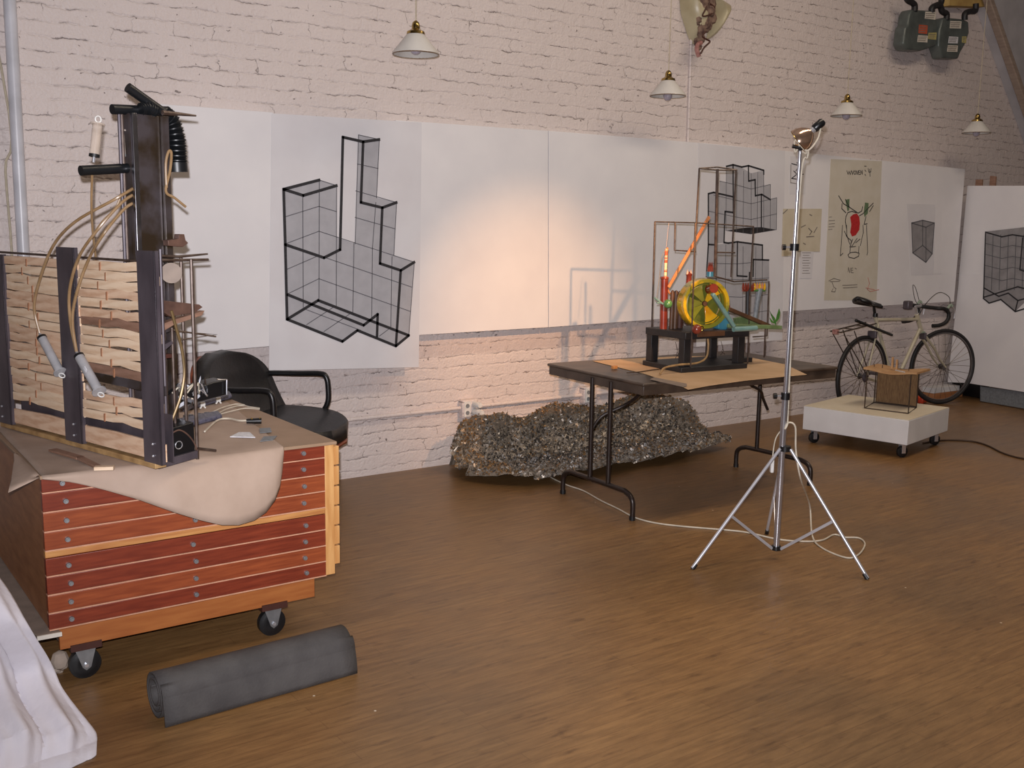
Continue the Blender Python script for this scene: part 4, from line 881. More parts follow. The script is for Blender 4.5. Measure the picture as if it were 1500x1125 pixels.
tag(MB().obox(fl(900, 538, kz+.010), (laz(10), laz(100), V(0, 0, 1)), (.035, .02, .018)).build('wood_chip', 'rail', bevel=.002), 'little wooden block on the table edge of the kraft sheet', 'block')
tag(MB().tube(smoothpath([fl(u, v, kz+.006) for u, v in [(972, 540), (955, 542), (935, 545), (918, 546)]]), .003, 6).build('thin_cable', 'darkcord'), 'thin dark cable lying on the table left of the sculpture', 'cable')

# ================================================================== KINETIC SCULPTURE ON THE TABLE
f8 = lambda x, y: (930+x/3.309, 220+y/3.309)
ga = laz(84); gb = V(ga[1], -ga[0], 0)    # ga away from viewer, gb to the right
BZ = kz+.0015
g0 = fl(*f8(225, 1080), BZ)
def gp(x, y, off=0.):
    q = onp(*f8(x, y), g0+ga*off, ga); q[2] = max(q[2], BZ+.007); return q      # plane facing front, off behind the front edge
def gz(b_, a_, z): return g0*V(1, 1, 0)+gb*b_+ga*a_+V(0, 0, z)
S = thing('kinetic_sculpture', 'colourful crank wheel machine sculpture in wire frame on the folding table', 'sculpture', g0)
bl = (gp(545, 1055)-g0)@gb; dpt = .36
MB().prism([gz(0, 0, BZ), gz(bl, 0, BZ), gz(bl, dpt*.55, BZ), gz(bl+.22, dpt*.55, BZ), gz(bl+.22, dpt, BZ), gz(0, dpt, BZ)], (0, 0, .028)).build('base', 'blackw', S, bevel=.003)
zs0 = gp(270, 918)[2]; zs1 = zs0+.04
MB().prism([gz(.02, .0, zs0), gz(bl-.0, .0, zs0), gz(bl+.02, dpt*.9, zs0), gz(.0, dpt*.95, zs0)], (0, 0, .04)).build('shelf', 'blackw', S, bevel=.003)
MB().prism([gz(.1, -.004, zs0+.012), gz(bl*.62, -.004, zs0+.012), gz(bl*.62, .06, zs0+.012), gz(.1, .06, zs0+.012)], (0, 0, .03)).build('front_rail', 'brownw', S, bevel=.002)
for b_, a_ in ((.03, .02), (.015, .30), (bl-.05, .03), (bl-.04, .28)):
    MB().prism([gz(b_, a_, BZ+.028), gz(b_+.05, a_, BZ+.028), gz(b_+.05, a_+.05, BZ+.028), gz(b_, a_+.05, BZ+.028)], (0, 0, zs0-BZ-.028)).build('post', 'blackw', S, bevel=.002)
# wire frame
def rods(name, paths, r, m='rod'):
    for off, pts in paths: MB().tube([gp(x, y, off) for x, y in pts], r, 6).build(name, m, S)
rods('frame_rod', [
    (.33, [(97, 347), (78, 1010)]), (.33, [(97, 347), (180, 349), (295, 352)]), (.12, [(295, 352), (440, 361), (575, 370)]), (.0, [(293, 352), (282, 700), (270, 1050)]), (.12, [(575, 370), (560, 640), (545, 1050)]),
    (.12, [(312, 88), (301, 290), (290, 490)]), (.12, [(312, 88), (405, 97)]), (.30, [(312, 88), (400, 82), (490, 95)]), (.02, [(405, 97), (495, 96)]), (.02, [(490, 95), (478, 350), (466, 615)]),
    (.2, [(195, 352), (192, 485), (295, 492)]), (.02, [(388, 495), (485, 497)]), (.02, [(388, 612), (480, 637)]), (.2, [(480, 637), (640, 628)]), (.25, [(650, 635), (645, 770), (640, 900), (572, 905)]), (.30, [(632, 860), (626, 1015)])], .0048)
rods('frame_post', [(.02, [(400, 92), (394, 350), (388, 612)])], .0085, 'rod')
# crank wheel
wc = gp(328, 742, .05); wax = nrm(laz(-112)); R_ = .142
ref = V(0, 0, 1); wx = nrm(np.cross(wax, ref)); wy = np.cross(wax, wx)
wheel = MB().lathe([(R_*.97, -.055), (R_, -.04), (R_*.96, -.01), (R_*1.0, .02), (R_*.98, .038), (R_*.86, .040), (R_*.84, .02), (R_*.84, -.05), (R_*.97, -.055)], wc, -wax, 44).build('wheel', 'glaze', S)
MB().lathe([(R_*.83, .028), (R_*.74, .032), (R_*.72, .02), (R_*.83, .015)], wc, wax, 40).build('inner_ring', 'olive', wheel)
MB().torus(wc+wax*.042, R_*.9, .006, wax, 44, 8).build('rim_band', 'glaze', wheel)
for k, m in ((1, 'yellow'), (3, 'yellow'), (5, 'olive'), (2, 'lime'), (4, 'olive')):
    a0 = [0, 2.05, .6, -2.2, -1.0, .0][k]
    pts = [wc+wax*.018+(wx*math.cos(a)+wy*math.sin(a))*r for r, a in ((.018, a0-.5), (R_*.55, a0-.36), (R_*.83, a0-.42), (R_*.85, a0), (R_*.83, a0+.42), (R_*.55, a0+.36), (.018, a0+.5))]
    MB().prism(pts, wax*.012).build('spoke_panel', m, wheel, bevel=.002)
MB().cyl(wc-wax*.05, wc+wax*.04, .013, n=16).build('hub', 'brownw', wheel)
MB().cyl(wc-wax*.03, wc-wax*.045, R_*.83, n=36).build('back_disc', 'olive', wheel)
# axle bracket, cup, crank arm
cu = gp(372, 668, -.02); MB().cyl(cu+V(0, 0, -.01)-wax*.03, cu-wax*-.03, .026, n=18).build('red_cup', 'redw', S)
q = gp(300, 868, -.02); MB().sphere(q, .028, 14).build('red_knob', 'redw', S); q = gp(322, 865, -.03); MB().torus(q, .012, .005, wax, 20, 8).build('brass_ring', 'gold', S)
MB().bar(gp(375, 695, -.05), gp(480, 855, -.05), .022, .03, up=tuple(wax)).build('crank_arm', 'teal', S, bevel=.006)
MB().prism([gp(x, y, .05) for x, y in [(425, 780), (455, 770), (470, 850), (440, 876), (405, 868), (405, 830)]], ga*.06).build('blue_block', 'blue', S, bevel=.008)
MB().cyl(gp(478, 868, -.03), gp(588, 862, -.03), .015, n=14).build('blue_roller', 'teal', S)
MB().bar(gp(440, 850, .06), gp(700, 858, .06), .05, .022).build('green_plank', 'mossy', S, bevel=.003)
MB().bar(gp(450, 768, .10), gp(650, 852, .10), .03, .022).build('brown_beam', 'brownw', S, bevel=.003); MB().sphere(gp(452, 760, .1), .013, 10).build('red_bead', 'redw', S)
MB().prism([gp(x, y, .12) for x, y in [(490, 815), (560, 800), (640, 850), (500, 852)]], ga*.03).build('pale_wedge', 'mossy', S, bevel=.002)
# plant at the end
b = MB()
for pts in ([(682, 842), (680, 815), (660, 790), (655, 780), (662, 800), (672, 825)], [(683, 835), (690, 800), (700, 768), (705, 785), (700, 815), (688, 832)], [(682, 838), (668, 828), (655, 812), (660, 832), (674, 840)]):
    b.prism([gp(x, y, .06) for x, y in pts], ga*.004)
b.tube([gp(682, 850, .062), gp(683, 820, .062)], .003, 6); b.build('leafy_sprig', 'leaf', S, smooth=False)
# left posts and sticks
MB().cyl(gp(137, 882, .22), gp(143, 620, .22), .022, n=16).build('red_post', 'redw', S)
MB().lathe([(.022, 0), (.026, .004), (.022, .014), (0, .016)], gp(143, 625, .22), n=14).build('red_cap', 'redw', S)
MB().cyl(gp(147, 615, .22), gp(152, 478, .22), .0085, n=10).build('striped_stick', 'stripe', S)
MB().bar(gp(150, 505, .22), gp(158, 472, .22), .006, .012).build('stick_tip', 'orangew', S)
MB().bar(gp(162, 665, .20), gp(360, 322, .16), .010, .018).build('orange_stick', 'orangew', S, bevel=.002)
MB().tube(smoothpath([gp(x, y, .22) for x, y in [(155, 650), (165, 690), (185, 700), (172, 720)]]), .006, 6).build('orange_cord', 'orangew', S)
MB().sphere(gp(160, 745, .18), .026, 14).build('green_ball', 'greenw', S); MB().cyl(gp(95, 715, .18), gp(135, 745, .18), .006, n=8).build('teal_peg', 'teal', S); MB().cyl(gp(105, 740, .18), gp(135, 742, .18), .004, n=8).build('teal_peg', 'teal', S)
MB().tube(smoothpath([gp(x, y, .22) for x, y in [(148, 485), (130, 520), (118, 620), (105, 715)]]), .0018, 5).build('string', 'pencil', S)
MB().tube(smoothpath([gp(x, y, .25) for x, y in [(165, 352), (160, 390), (155, 440), (152, 470)]]), .0012, 5).build('string', 'pinkw', S)
for x, m, r in ((175, 'brownw', .013), (192, 'brownw', .017), (214, 'darkwood', .02)):
    MB().lathe([(r, 0), (r, .17), (r*.8, .2), (r*.95, .215), (r*.6, .24), (0, .245)], gp(x, 885, .2+.02*(x-175)/20), n=14).build('turned_post', m, S)
q = gp(262, 612, .2); MB().lathe([(.018, -.06), (.016, 0), (.02, .012), (0, .03)], q, n=12).build('red_figure', 'redw', S)
for s in (-1, 1): MB().lathe([(.009, 0), (.006, .012), (0, .03)], q+gb*s*.012+V(0, 0, .012), n=8).build('pale_horn', 'pinkw', S)
q = gp(364, 612, .16); MB().cyl(q, q+V(0, 0, .028), .022, n=16).build('blue_band', 'blue', S)
for s in (-1, 0, 1): MB().lathe([(.008, 0), (.009, .02), (0, .06)], q+gb*s*.011+V(0, 0, .026), n=8).build('red_prong', 'redw', S)
# claws on dark posts at the right
for (x, m, pm, xo) in ((548, 'redw', 'blackw', 545), (604, 'yellow', 'greycard', 580)):
    MB().tube([gp(xo, 830, .16), gp((x+xo)/2, 740, .16), gp(x, 670, .16)], [.014, .016, .02] if pm == 'greycard' else .014, 10).build('claw_post', pm, S)
    for k in range(5):
        bx = x-24+12*k; MB().lathe([(.004, 0), (.008, .012), (.0065, .03), (0, .046)], gp(bx, 678, .15+.01*(k % 2)), n=8).build('claw', 'orangew' if (k % 2 and m == 'yellow') else m, S)
    MB().cyl(gp(x-26, 680, .155), gp(x+26, 680, .155), .007, n=8).build('claw_bar', 'greenw' if m == 'yellow' else 'redw', S)
MB().cyl(gp(556, 632, .16), gp(557, 590, .16), .006, n=8).build('peg', 'blackw', S)
for x, y0, y1 in ((205, 930, 1000), (425, 925, 985)):
    b = MB().tube(smoothpath([gp(x-8, y0, .1), gp(x, (y0+y1)/2, .1), gp(x, y1-15, .1)]), .0016, 5); b.torus(gp(x, y1-12, .1), .007, .002, ga, 12, 5); b.tube([gp(x-10, y1+8, .1), gp(x, y1-4, .1), gp(x+12, y1+4, .1)], .0018, 5); b.build('hanging_hook', 'wire', S)
MB().tube(smoothpath([gp(122, 1085, -.03), gp(145, 1055, -.01), gp(215, 1040, .01), gp(300, 1032, .03), gp(345, 1005, .05), gp(356, 950, .06), gp(352, 905, .06)]), .006, 8).build('tan_tube', 'basepine', S)

# ================================================================== SHAGGY SLAB ON THE FLOOR
topL = [(3.36, .20), (3.42, .33), (3.56, .375), (3.75, .335), (3.95, .33), (4.10, .37), (4.30, .385), (4.48, .34), (4.70, .345), (4.90, .405), (5.05, .40), (5.2, .35), (5.3, .25), (5.42, .12), (5.5, .07)]
botL = [(3.36, 5.10), (3.42, 4.98), (3.56, 4.85), (3.75, 4.80), (3.95, 4.81), (4.10, 4.82), (4.30, 4.835), (4.48, 4.84), (4.70, 4.84), (4.90, 4.86), (5.05, 4.88), (5.2, 4.90), (5.3, 4.91), (5.42, 4.93), (5.5, 4.95)]
NI, NJ = 120, 44; G = []
from mathutils import noise as mnoise
for i in range(NI+1):
    x = 3.36+(5.46-3.36)*i/NI; h = interp(x, [a for a, _ in topL], [b_ for _, b_ in topL]); yf = interp(x, [a for a, _ in botL], [b_ for _, b_ in botL])
    row = []; e = min(1, (x-3.36)/.10)
    for j in range(NJ+1):
        a = j/NJ; yk = 5.33 if x < 4.9 else 5.33-(x-4.9)*.35
        # back wall leaning, hollow, front lip
        ctrl = [(yk, h), (yk+.03, h*.8), (yk+.02, h*.45), (yk-.10, .075), (yf+.13, .10), (yf+.03, .085), (yf, .055)]
        t_ = a*(len(ctrl)-1); k = min(int(t_), len(ctrl)-2); q = t_-k; pass
        y_ = ctrl[k][0]*(1-q)+ctrl[k+1][0]*q; z_ = ctrl[k][1]*(1-q)+ctrl[k+1][1]*q
        y_ = 5.2+(y_-5.2)*(.75+.25*e)
        nn = mnoise.noise(Vector((x*5, a*5, 3)))*.045+mnoise.noise(Vector((x*14, y_*14, z_*14)))*.03+mnoise.noise(Vector((x*40, y_*40, z_*40)))*.016
        row.append(V(x+nn*.5, y_-nn*.7, max(.02, z_+nn*.7)))
    G.append(row)
b = MB(); b.grid(G)
# back skin so that the slab is a solid crust
Gb = [[G[i][0]+V(0, .14*k/3, -(G[i][0][2]-.02)*k/3) for k in range(4)] for i in range(5, NI-4)]; b.grid(Gb)
Gl = [[G[0][j]*(1-k/3)+V(3.34, 5.28, .03)*(k/3)*.5+G[0][j]*(k/3)*.5 for k in range(4)] for j in range(NJ+1)]
GA = np.array(G); ar = (np.linalg.norm(np.cross(GA[1:, :-1]-GA[:-1, :-1], GA[:-1, 1:]-GA[:-1, :-1]), axis=2)).ravel(); ar = ar/ar.sum()
for q_ in rng.choice(len(ar), 15000, p=ar):
    i, j = int(q_)//NJ, int(q_) % NJ; p = G[i][j]*(1-rng.random()*.5)+G[i+1][j+1]*0; p = G[i][j]+(G[i+1][j]-G[i][j])*rng.random()+(G[i][j+1]-G[i][j])*rng.random()
    a_ = j/NJ; b.mi = int(rng.choice(5, p=((.2, .25, .08, .40, .07) if (a_ < .16 or i < 12) else ((.22, .26, .10, .07, .35) if a_ < .62 else (.3, .22, .24, .14, .10))))); d1_ = nrm(rng.normal(size=3)); d2_ = nrm(np.cross(d1_, rng.normal(size=3))); l = .004+.008*rng.random(); w_ = .0025+.004*rng.random()  # flake mix paints shade into the hollow, light onto crest and lip
    p = p+nrm(V(0, -.7, .7))*(.004+.010*rng.random())
    if p[2] < .022: p[2] = .022
    vs = [b.bm.verts.new(p+d1_*l*sx+d2_*w_*sy) for sx, sy in ((-1, -1), (1, -1), (1, 1), (-1, 1))]; b.face(vs)
o_ = b.build('shaggy_slab', ['flake1', 'flake2', 'flake3', 'flake4', 'flake5'], smooth=False)
tag(o_, 'long shaggy grey brown flaked slab on the floor under the folding table', 'sculpture')
b = MB()

# ================================================================== TRIPOD LIGHT STAND, CLAMP LAMP, CORD
fA, fB, fC = fl(1014, 834), fl(1271, 849), fl(1123, 782)
tcn = V(3.79, 3.10, 0)
hub = dp(1150, 657, tcn); top = dp(1172, 221, tcn); bot = dp(1137, 803, tcn)
st = thing('light_stand', 'chrome tripod light stand on the wood floor before the folding table', 'light stand', tcn)
ax = nrm(top-bot); L1 = np.linalg.norm(top-bot)
def ap(v, u=None):   # point on the pole axis at picture height v
    f = (803-v)/(803-221); return bot+(top-bot)*f
MB().cyl(bot, ap(570), .0150, n=16).build('pole', 'polechrome', st); MB().cyl(ap(572), ap(355), .0102, n=16).build('pole', 'polechrome', st); MB().cyl(ap(358), top, .0080, n=16).build('pole', 'polechrome', st)
for v in (572, 356):
    c = ap(v); k = MB().cyl(c-ax*.016, c+ax*.016, .021, n=14).build('collar', 'blackpl', st)
    MB().cyl(c, c-CR*.045, .005, n=8).build('clamp_screw', 'chrome', k); MB().cyl(c-CR*.04, c-CR*.055, .014, n=10).build('clamp_knob', 'blackpl', k)
MB().cyl(hub-ax*.012, hub+ax*.012, .027, n=14).build('hub', 'blackpl', st); MB().cyl(bot-ax*.008, bot+ax*.012, .022, n=14).build('lower_hub', 'blackpl', st)
for F_, fm_ in ((fA, (1069, 756)), (fB, (1222, 767)), (fC, (1131, 735))):
    hs = hub+nrm((F_-hub)*V(1, 1, 0))*.028; lg = MB().cyl(hs, F_+V(0, 0, .006), .0078, n=12).build('leg', 'legalu', st)
    MB().cyl(F_+V(0, 0, .001), F_+nrm(hs-F_)*.03, .0105, n=10).build('foot_tip', 'blackrub', lg)
    mid = hs+(F_-hs)*.56; MB().bar(mid, bot+nrm((F_-hub)*V(1, 1, 0))*.022, .004, .013).build('strut', 'legalu', st)
lc = dp(1183, 197, tcn); lb_ = dp(1203, 180, tcn)
aim = nrm(V(4.12, 5.45, .95)-lc)
# lamp head: reflector bowl opening down-left of the handle
hd_ = nrm(nrm(lc-lb_)+aim*.55)
lamp = thing('clamp_lamp', 'small chrome reflector lamp with black handle glowing atop the light stand', 'lamp', top)
MB().lathe([(r_*1.25, h_*1.2) for r_, h_ in [(.046, .045), (.046, .040), (.043, .026), (.034, .008), (.02, -.006), (.014, -.012), (.0, -.014), (.0, -.012), (.014, -.010), (.02, -.004), (.033, .01), (.0415, .027), (.0445, .043), (.046, .045)]], lc-hd_*.008, hd_, 28).build('reflector', 'lampin', lamp)
MB().sphere(lc+hd_*.016, .017, 14).build('bulb', 'lamphot', lamp)
MB().cyl(lc-hd_*.010, lb_+(lc-lb_)*.35, .013, .015, 14).build('lamp_neck', 'chrome', lamp)
MB().lathe([(0, -.002), (.014, 0), (.019, .008), (.019, .05), (.015, .055)], lb_-nrm(lc-lb_)*.012, nrm(lc-lb_), 14).build('handle', 'blackpl', lamp)
cl = top+ax*.012; MB().cyl(cl-CR*.035+CU*.01, cl+CR*.01, .010, n=10).build('clamp', 'blackpl', lamp)
MB().tube(smoothpath([top-ax*.01, top+ax*.02, cl+CR*.01+ax*.015, lc-hd_*.02]), .008, 8).build('bracket', 'blackpl', lamp); MB().torus(lc-hd_*.008+hd_*.054, .0565, .0022, hd_, 32, 6).build('rim', 'gold', lamp)
b = MB(); b.tube(smoothpath([lb_+V(0, 0, -.005), dp(1196, 205, tcn)-CF*.02, dp(1180, 222, tcn)-CF*.02, dp(1164, 206, tcn)-CF*.015, dp(1166, 222, tcn)+CF*.01, dp(1174, 208, tcn)-CF*.02, dp(1180, 226, tcn)-CF*.01, dp(1170, 212, tcn)+CF*.02, dp(1183, 216, tcn)+CF*.01, dp(1183, 230, tcn), dp(1176, 250, tcn)+CF*.02, dp(1165, 420, tcn)+CF*.02, dp(1156, 600, tcn)+CF*.02, dp(1152, 620, tcn)-CF*.02,
                         dp(1148, 628, tcn)-CF*.022, dp(1154, 619, tcn)-CF*.01, dp(1164, 625, tcn)-CF*.01, dp(1165, 660, tcn)-CF*.01, dp(1170, 700, tcn)-CF*.03, fl(1186, 740, .14), fl(1190, 785, .02), fl(1205, 803, .005), fl(1240, 817, .005), fl(1258, 812, .005), fl(1267, 797, .005), fl(1258, 788, .005), fl(1238, 787, .005), fl(1222, 783, .005), fl(1205, 791, .005), fl(1180, 793, .005), fl(1140, 790, .005), fl(1095, 780, .005), fl(1060, 776, .005), fl(1000, 771, .005), fl(960, 766, .005), fl(930, 758, .005), fl(905, 745, .005), fl(880, 733, .005), fl(855, 719, .005), fl(832, 711, .005), fl(812, 702, .005), fl(800, 695, .005)], 6), .0042, 8)
pcord = b.build('power_cord', 'whitecord', lamp); pcord['label'] = 'white power cord looping down the stand and across the floor'
t_ = dp(1134, 684, tcn)+CF*.04; t2 = dp(1134, 664, tcn)+CF*.03
MB().bar(t_-V(0, 0, .03), t_+V(.0, 0, .035), .016, .024, up=tuple(-CF)).build('inline_switch', 'white', pcord, bevel=.004); MB().tube(smoothpath([t_+V(0, 0, .035), dp(1138, 645, tcn)+CF*.03, dp(1146, 630, tcn)+CF*.02]), .003, 6).build('switch_lead', 'whitecord', pcord)

# ================================================================== ROLLING PLATFORM AND SCREEN BOX
PZ = .279
qa, qb, qc = fl(1177.3, 594, PZ), fl(1331.5, 615.5, PZ), fl(1377, 595, PZ); qe = nrm(qa-qb); qg = V(qe[1], -qe[0], 0)
if qg@(qc-qb) < 0: qg = -qg
la, lg_ = np.linalg.norm(qa-qb), (qc-qb)@qg
t = thing('rolling_platform', 'low white box platform on casters beside the bicycle', 'platform', (qb+qe*la/2+qg*lg_/2)*V(1, 1, 0))
def qp(a, c, z): return qb*V(1, 1, 0)+qe*a+qg*c+V(0, 0, z)
MB().obox(qp(la/2, lg_/2, (.102+PZ)/2-.002), (qe, qg, V(0, 0, 1)), (la, lg_, PZ-.102-.004)).build('box', 'plat', t, bevel=.004)
MB().obox(qp(la/2, lg_/2, PZ-.002), (qe, qg, V(0, 0, 1)), (la-.002, lg_-.002, .004)).build('top', 'plattop', t, bevel=.001)
for a, c in ((.06, .07), (la-.06, .07), (.06, lg_-.08), (la-.06, lg_-.08)):
    p = qp(a, c, .04); k = MB().lathe([(0, -.014), (.03, -.014), (.04, -.01), (.04, .01), (.03, .014), (0, .014)], p, qg*.6+qe, 20).build('caster', 'blackrub', t)
    n_ = nrm(qg*.6+qe); f_ = MB()
    for s in (-1, 1): f_.obox(p+n_*s*.019+V(0, 0, .025), (n_, np.cross(n_, (0, 0, 1)), V(0, 0, 1)), (.003, .03, .07))
    f_.obox(p+V(0, 0, .060), (n_, np.cross(n_, (0, 0, 1)), V(0, 0, 1)), (.05, .055, .004)); f_.build('fork', 'chrome', k)
# screen box: px of crop (1240,500) scale 6.25
f9 = lambda x, y: (1240+x/6.25, 500+y/6.25)
k0 = fl(*f9(165, 610), PZ+.004); k1 = fl(*f9(565, 660), PZ+.004); k2 = fl(*f9(640, 605), PZ+.004); k3 = k0+(k2-k1)
kb = nrm(k1-k0); kn = V(-kb[1], kb[0], 0)
if kn@CF < 0: kn = -kn
def kp_(u, v, off): return onp(*f9(u, v), k3+kn*off, kn)
t = thing('screen_box', 'small wire frame box with brown mesh screen and wooden lid on white platform', 'sculpture', (k0+k2)/2)
zk = kp_(480, 250, 0)[2]
MB().tube([k0, k1, k2, k3], .0045, 6, True).build('base_wire', 'wire', t)
for p in (k0, k1, k2, k3): MB().cyl(p, V(p[0], p[1], zk+.005), .0045, n=6).build('upright_wire', 'wire', t)
sA_, sB_ = k3*V(1, 1, 0), k2*V(1, 1, 0); sA_ = sA_+kb*.015; 
MB().prism([sA_+V(0, 0, PZ+.012), sB_+V(0, 0, PZ+.012), sB_+V(0, 0, zk), sA_+V(0, 0, zk)], -kn*.008).build('mesh_screen', 'mesh', t)
MB().tube([sA_-kn*.006+V(0, 0, PZ+.012), sB_-kn*.006+V(0, 0, PZ+.012), sB_-kn*.006+V(0, 0, zk), sA_-kn*.006+V(0, 0, zk)], .004, 6, True).build('screen_frame', 'wire', t)
lc_ = (k0+k1+k2+k3)/4; lh = np.linalg.norm(k1-k0)/2; kd = abs((k3-k0)@kn)/2
def lp(a, c, z): return lc_*V(1, 1, 0)+kb*a+kn*c+V(0, 0, z)
G = [[lp(-lh*1.15+(2.45*lh)*i/12, -kd*.7+kd*1.9*j/2, zk+.008+.010*math.cos(i/12*2*PI)) for j in range(3)] for i in range(13)]
MB().grid(G, .014).build('lid', 'boxwood', t)
for a, h in ((-.02, .085), (.012, .07)): MB().bar(lp(a, kd*.2, zk+.01), lp(a, kd*.2, zk+.01+h), .012, .012, up=tuple(kb)).build('peg', 'boxwood', t)
for a in (-.14, -.08, .11): MB().cyl(lp(a, 0, zk+.012), lp(a, 0, zk+.035), .003, n=6).build('nail', 'wire', t)
MB().cyl(lp(.05, -kd*.7, zk+.02), lp(.12, -kd*.7, zk+.012), .004, n=6).build('nail', 'chrome', t)

# ================================================================== BICYCLE
RW = .345
rw0 = fl(1258.5, 610.5); fw0 = fl(1376, 592); bd = nrm(fw0-rw0); bn = V(bd[1], -bd[0], 0)
if bn@(CP-rw0) < 0: bn = -bn
lean = -.02
def bp(u, v, off=0.): return onp(u, v, rw0+bn*off, bn)
bike = thing('bicycle', 'cream racing bicycle with drop handlebar standing against the brick wall', 'bicycle', rw0)
rc = rw0+V(0, 0, RW); fc = fw0+V(0, 0, RW)
def wheel_(c, axn, nsp=28):
    w = MB().torus(c, RW-.016, .0165, axn, 60, 10).build('wheel', 'tyre', bike)
    MB().lathe([(RW-.030, -.009), (RW-.042, -.009), (RW-.046, 0), (RW-.042, .009), (RW-.030, .009), (RW-.030, -.009)], c, axn, 60).build('rim', 'rim', w)
    x = nrm(np.cross(axn, V(0, 0, 1))); y = np.cross(axn, x)
    for k in range(nsp):
        a = 2*PI*k/nsp; s = 1 if k % 2 else -1; a2 = a+(.9 if (k//2) % 2 else -.9)
        MB().cyl(c+axn*.022*s+(x*math.cos(a2)+y*math.sin(a2))*.022, c+(x*math.cos(a)+y*math.sin(a))*(RW-.044), .0014, n=5).build('spoke', 'spoke', w)
    MB().lathe([(.026, -.026), (.026, -.02), (.012, -.018), (.012, .018), (.026, .02), (.026, .026)], c, axn, 16, True).build('hub', 'rim', w)
    return w
wr = wheel_(rc, bn)
fa_ = laz(-20); fn = V(fa_[1], -fa_[0], 0)
if fn@(CP-fw0) < 0: fn = -fn
wf = wheel_(fc, fn)
frame = MB()
seatT = bp(1282, 464); headT = bp(1343.5, 463); headB = bp(1350, 487); bb = bp(1309, 566)
def ft(name, A, B, r, m='bike', r2=None): return MB().cyl(A, B, r, r2, 12).build(name, m, bike)
ft('top_tube', bp(1285, 468.5), bp(1344.5, 467.5), .0145); ft('seat_tube', seatT, bb, .0155); ft('down_tube', bp(1348, 481), bb, .016); ft('head_tube', headT+nrm(headT-headB)*.02, headB, .0195)
for s in (-1, 1):
    o_ = bn*s*.045; ft('chain_stay', bb+bn*s*.02, rc+o_, .008); ft('seat_stay', bp(1285, 474)+bn*s*.015, rc+o_, .007)
    P_ = smoothpath([headB+fn*s*.03+V(0, 0, -.01), headB+(fc-headB)*.45+fn*s*.045, headB+(fc-headB)*.75+fn*s*.047-nrm(fa_)*.012, fc+fn*s*.048], 5)
    MB().tube(P_, [.0125]*6+[.011]*5+[.008]*5, 10).build('fork_blade', 'bike', bike)
MB().cyl(headB-fn*.035, headB+fn*.035, .014, n=10).build('fork_crown', 'bikegreen', bike)
ft('seat_post', seatT, bp(1280, 449), .012, 'blackpl')
MB().cyl(seatT+V(0, 0, .0), seatT+V(0, 0, .03), .021, n=12).build('seat_clamp', 'blackpl', bike)
# saddle
G = []
s0_, s1_ = bp(1255, 437), bp(1292, 446)
sd = s1_-s0_; sl = np.linalg.norm(sd); sd = nrm(sd)
for i in range(15):
    a = i/14; wd = .085*math.sin(min(1, a*2.4+.25)*PI/2)*(1-min(1, max(0, a-.2)/.45))**.8+.022 if a < .65 else .022*(1-.5*max(0, (a-.9)/.1))
    if a < .08: wd *= .6+5*a
    row = []
    for j in range(9):
        th = (j-4)/4; row.append(s0_+sd*sl*a+bn*wd*th+V(0, 0, .012-.035*th*th+.008*math.cos(a*PI)))
    G.append(row)
o_ = MB().grid(G).build('saddle', 'blackpl', bike); k = o_.modifiers.new('s', 'SOLIDIFY'); k.thickness = .035; k.offset = -1
k = o_.modifiers.new('b', 'SUBSURF'); k.levels = 1; k.render_levels = 1
# stem and drop bars
stT = bp(1341, 449); ft('stem', headT, stT, .012, 'chrome')
ba = nrm(fa_); st2 = stT+ba*.07; MB().cyl(stT, st2+V(0, 0, .004), .012, n=10).build('stem', 'chrome', bike)
hp = []
for s in (1, -1):
    pts = [(0, 0, 0), (0, .12, 0), (.01, .195, 0), (.06, .205, -.004), (.105, .205, -.03), (.115, .205, -.075), (.09, .205, -.12), (.03, .205, -.145), (-.04, .205, -.15)]
    hp.append(smoothpath([st2+ba*f+fn*s*w+V(0, 0, z) for f, w, z in pts], 5))
MB().tube(hp[0][::-1]+hp[1][1:], .0165, 10).build('handlebar', 'biket', bike)
for s in (1, -1):
    c = st2+ba*.10+fn*s*.205+V(0, 0, .0); lv = MB().tube(smoothpath([c, c+ba*.025+V(0, 0, .03), c+ba*.045+V(0, 0, .015)]), .011, 8).build('brake_lever', 'bikegreen', bike)
    MB().tube(smoothpath([c+ba*.045+V(0, 0, .015), c+ba*.075+V(0, 0, -.03), c+ba*.07+V(0, 0, -.09)]), .005, 6).build('lever_blade', 'chrome', lv)
    cp = [c+ba*.02+V(0, 0, .03), c-ba*.0+V(0, 0, .10), c-ba*.06-fn*s*.06+V(0, 0, .13), st2-fn*s*.0+ba*.03+V(0, 0, .02), headT+V(0, 0, -.03)] if s > 0 else [c+ba*.02+V(0, 0, .03), c-ba*.03+V(0, 0, .15), c-ba*.09-fn*s*.04+V(0, 0, .17), c-ba*.10-fn*s*.1+V(0, 0, .05), st2-ba*.02+V(0, 0, -.02), headT+V(0, 0, -.05)]
    MB().tube(smoothpath(cp), .0028, 6).build('brake_cable', 'blackpl', bike)
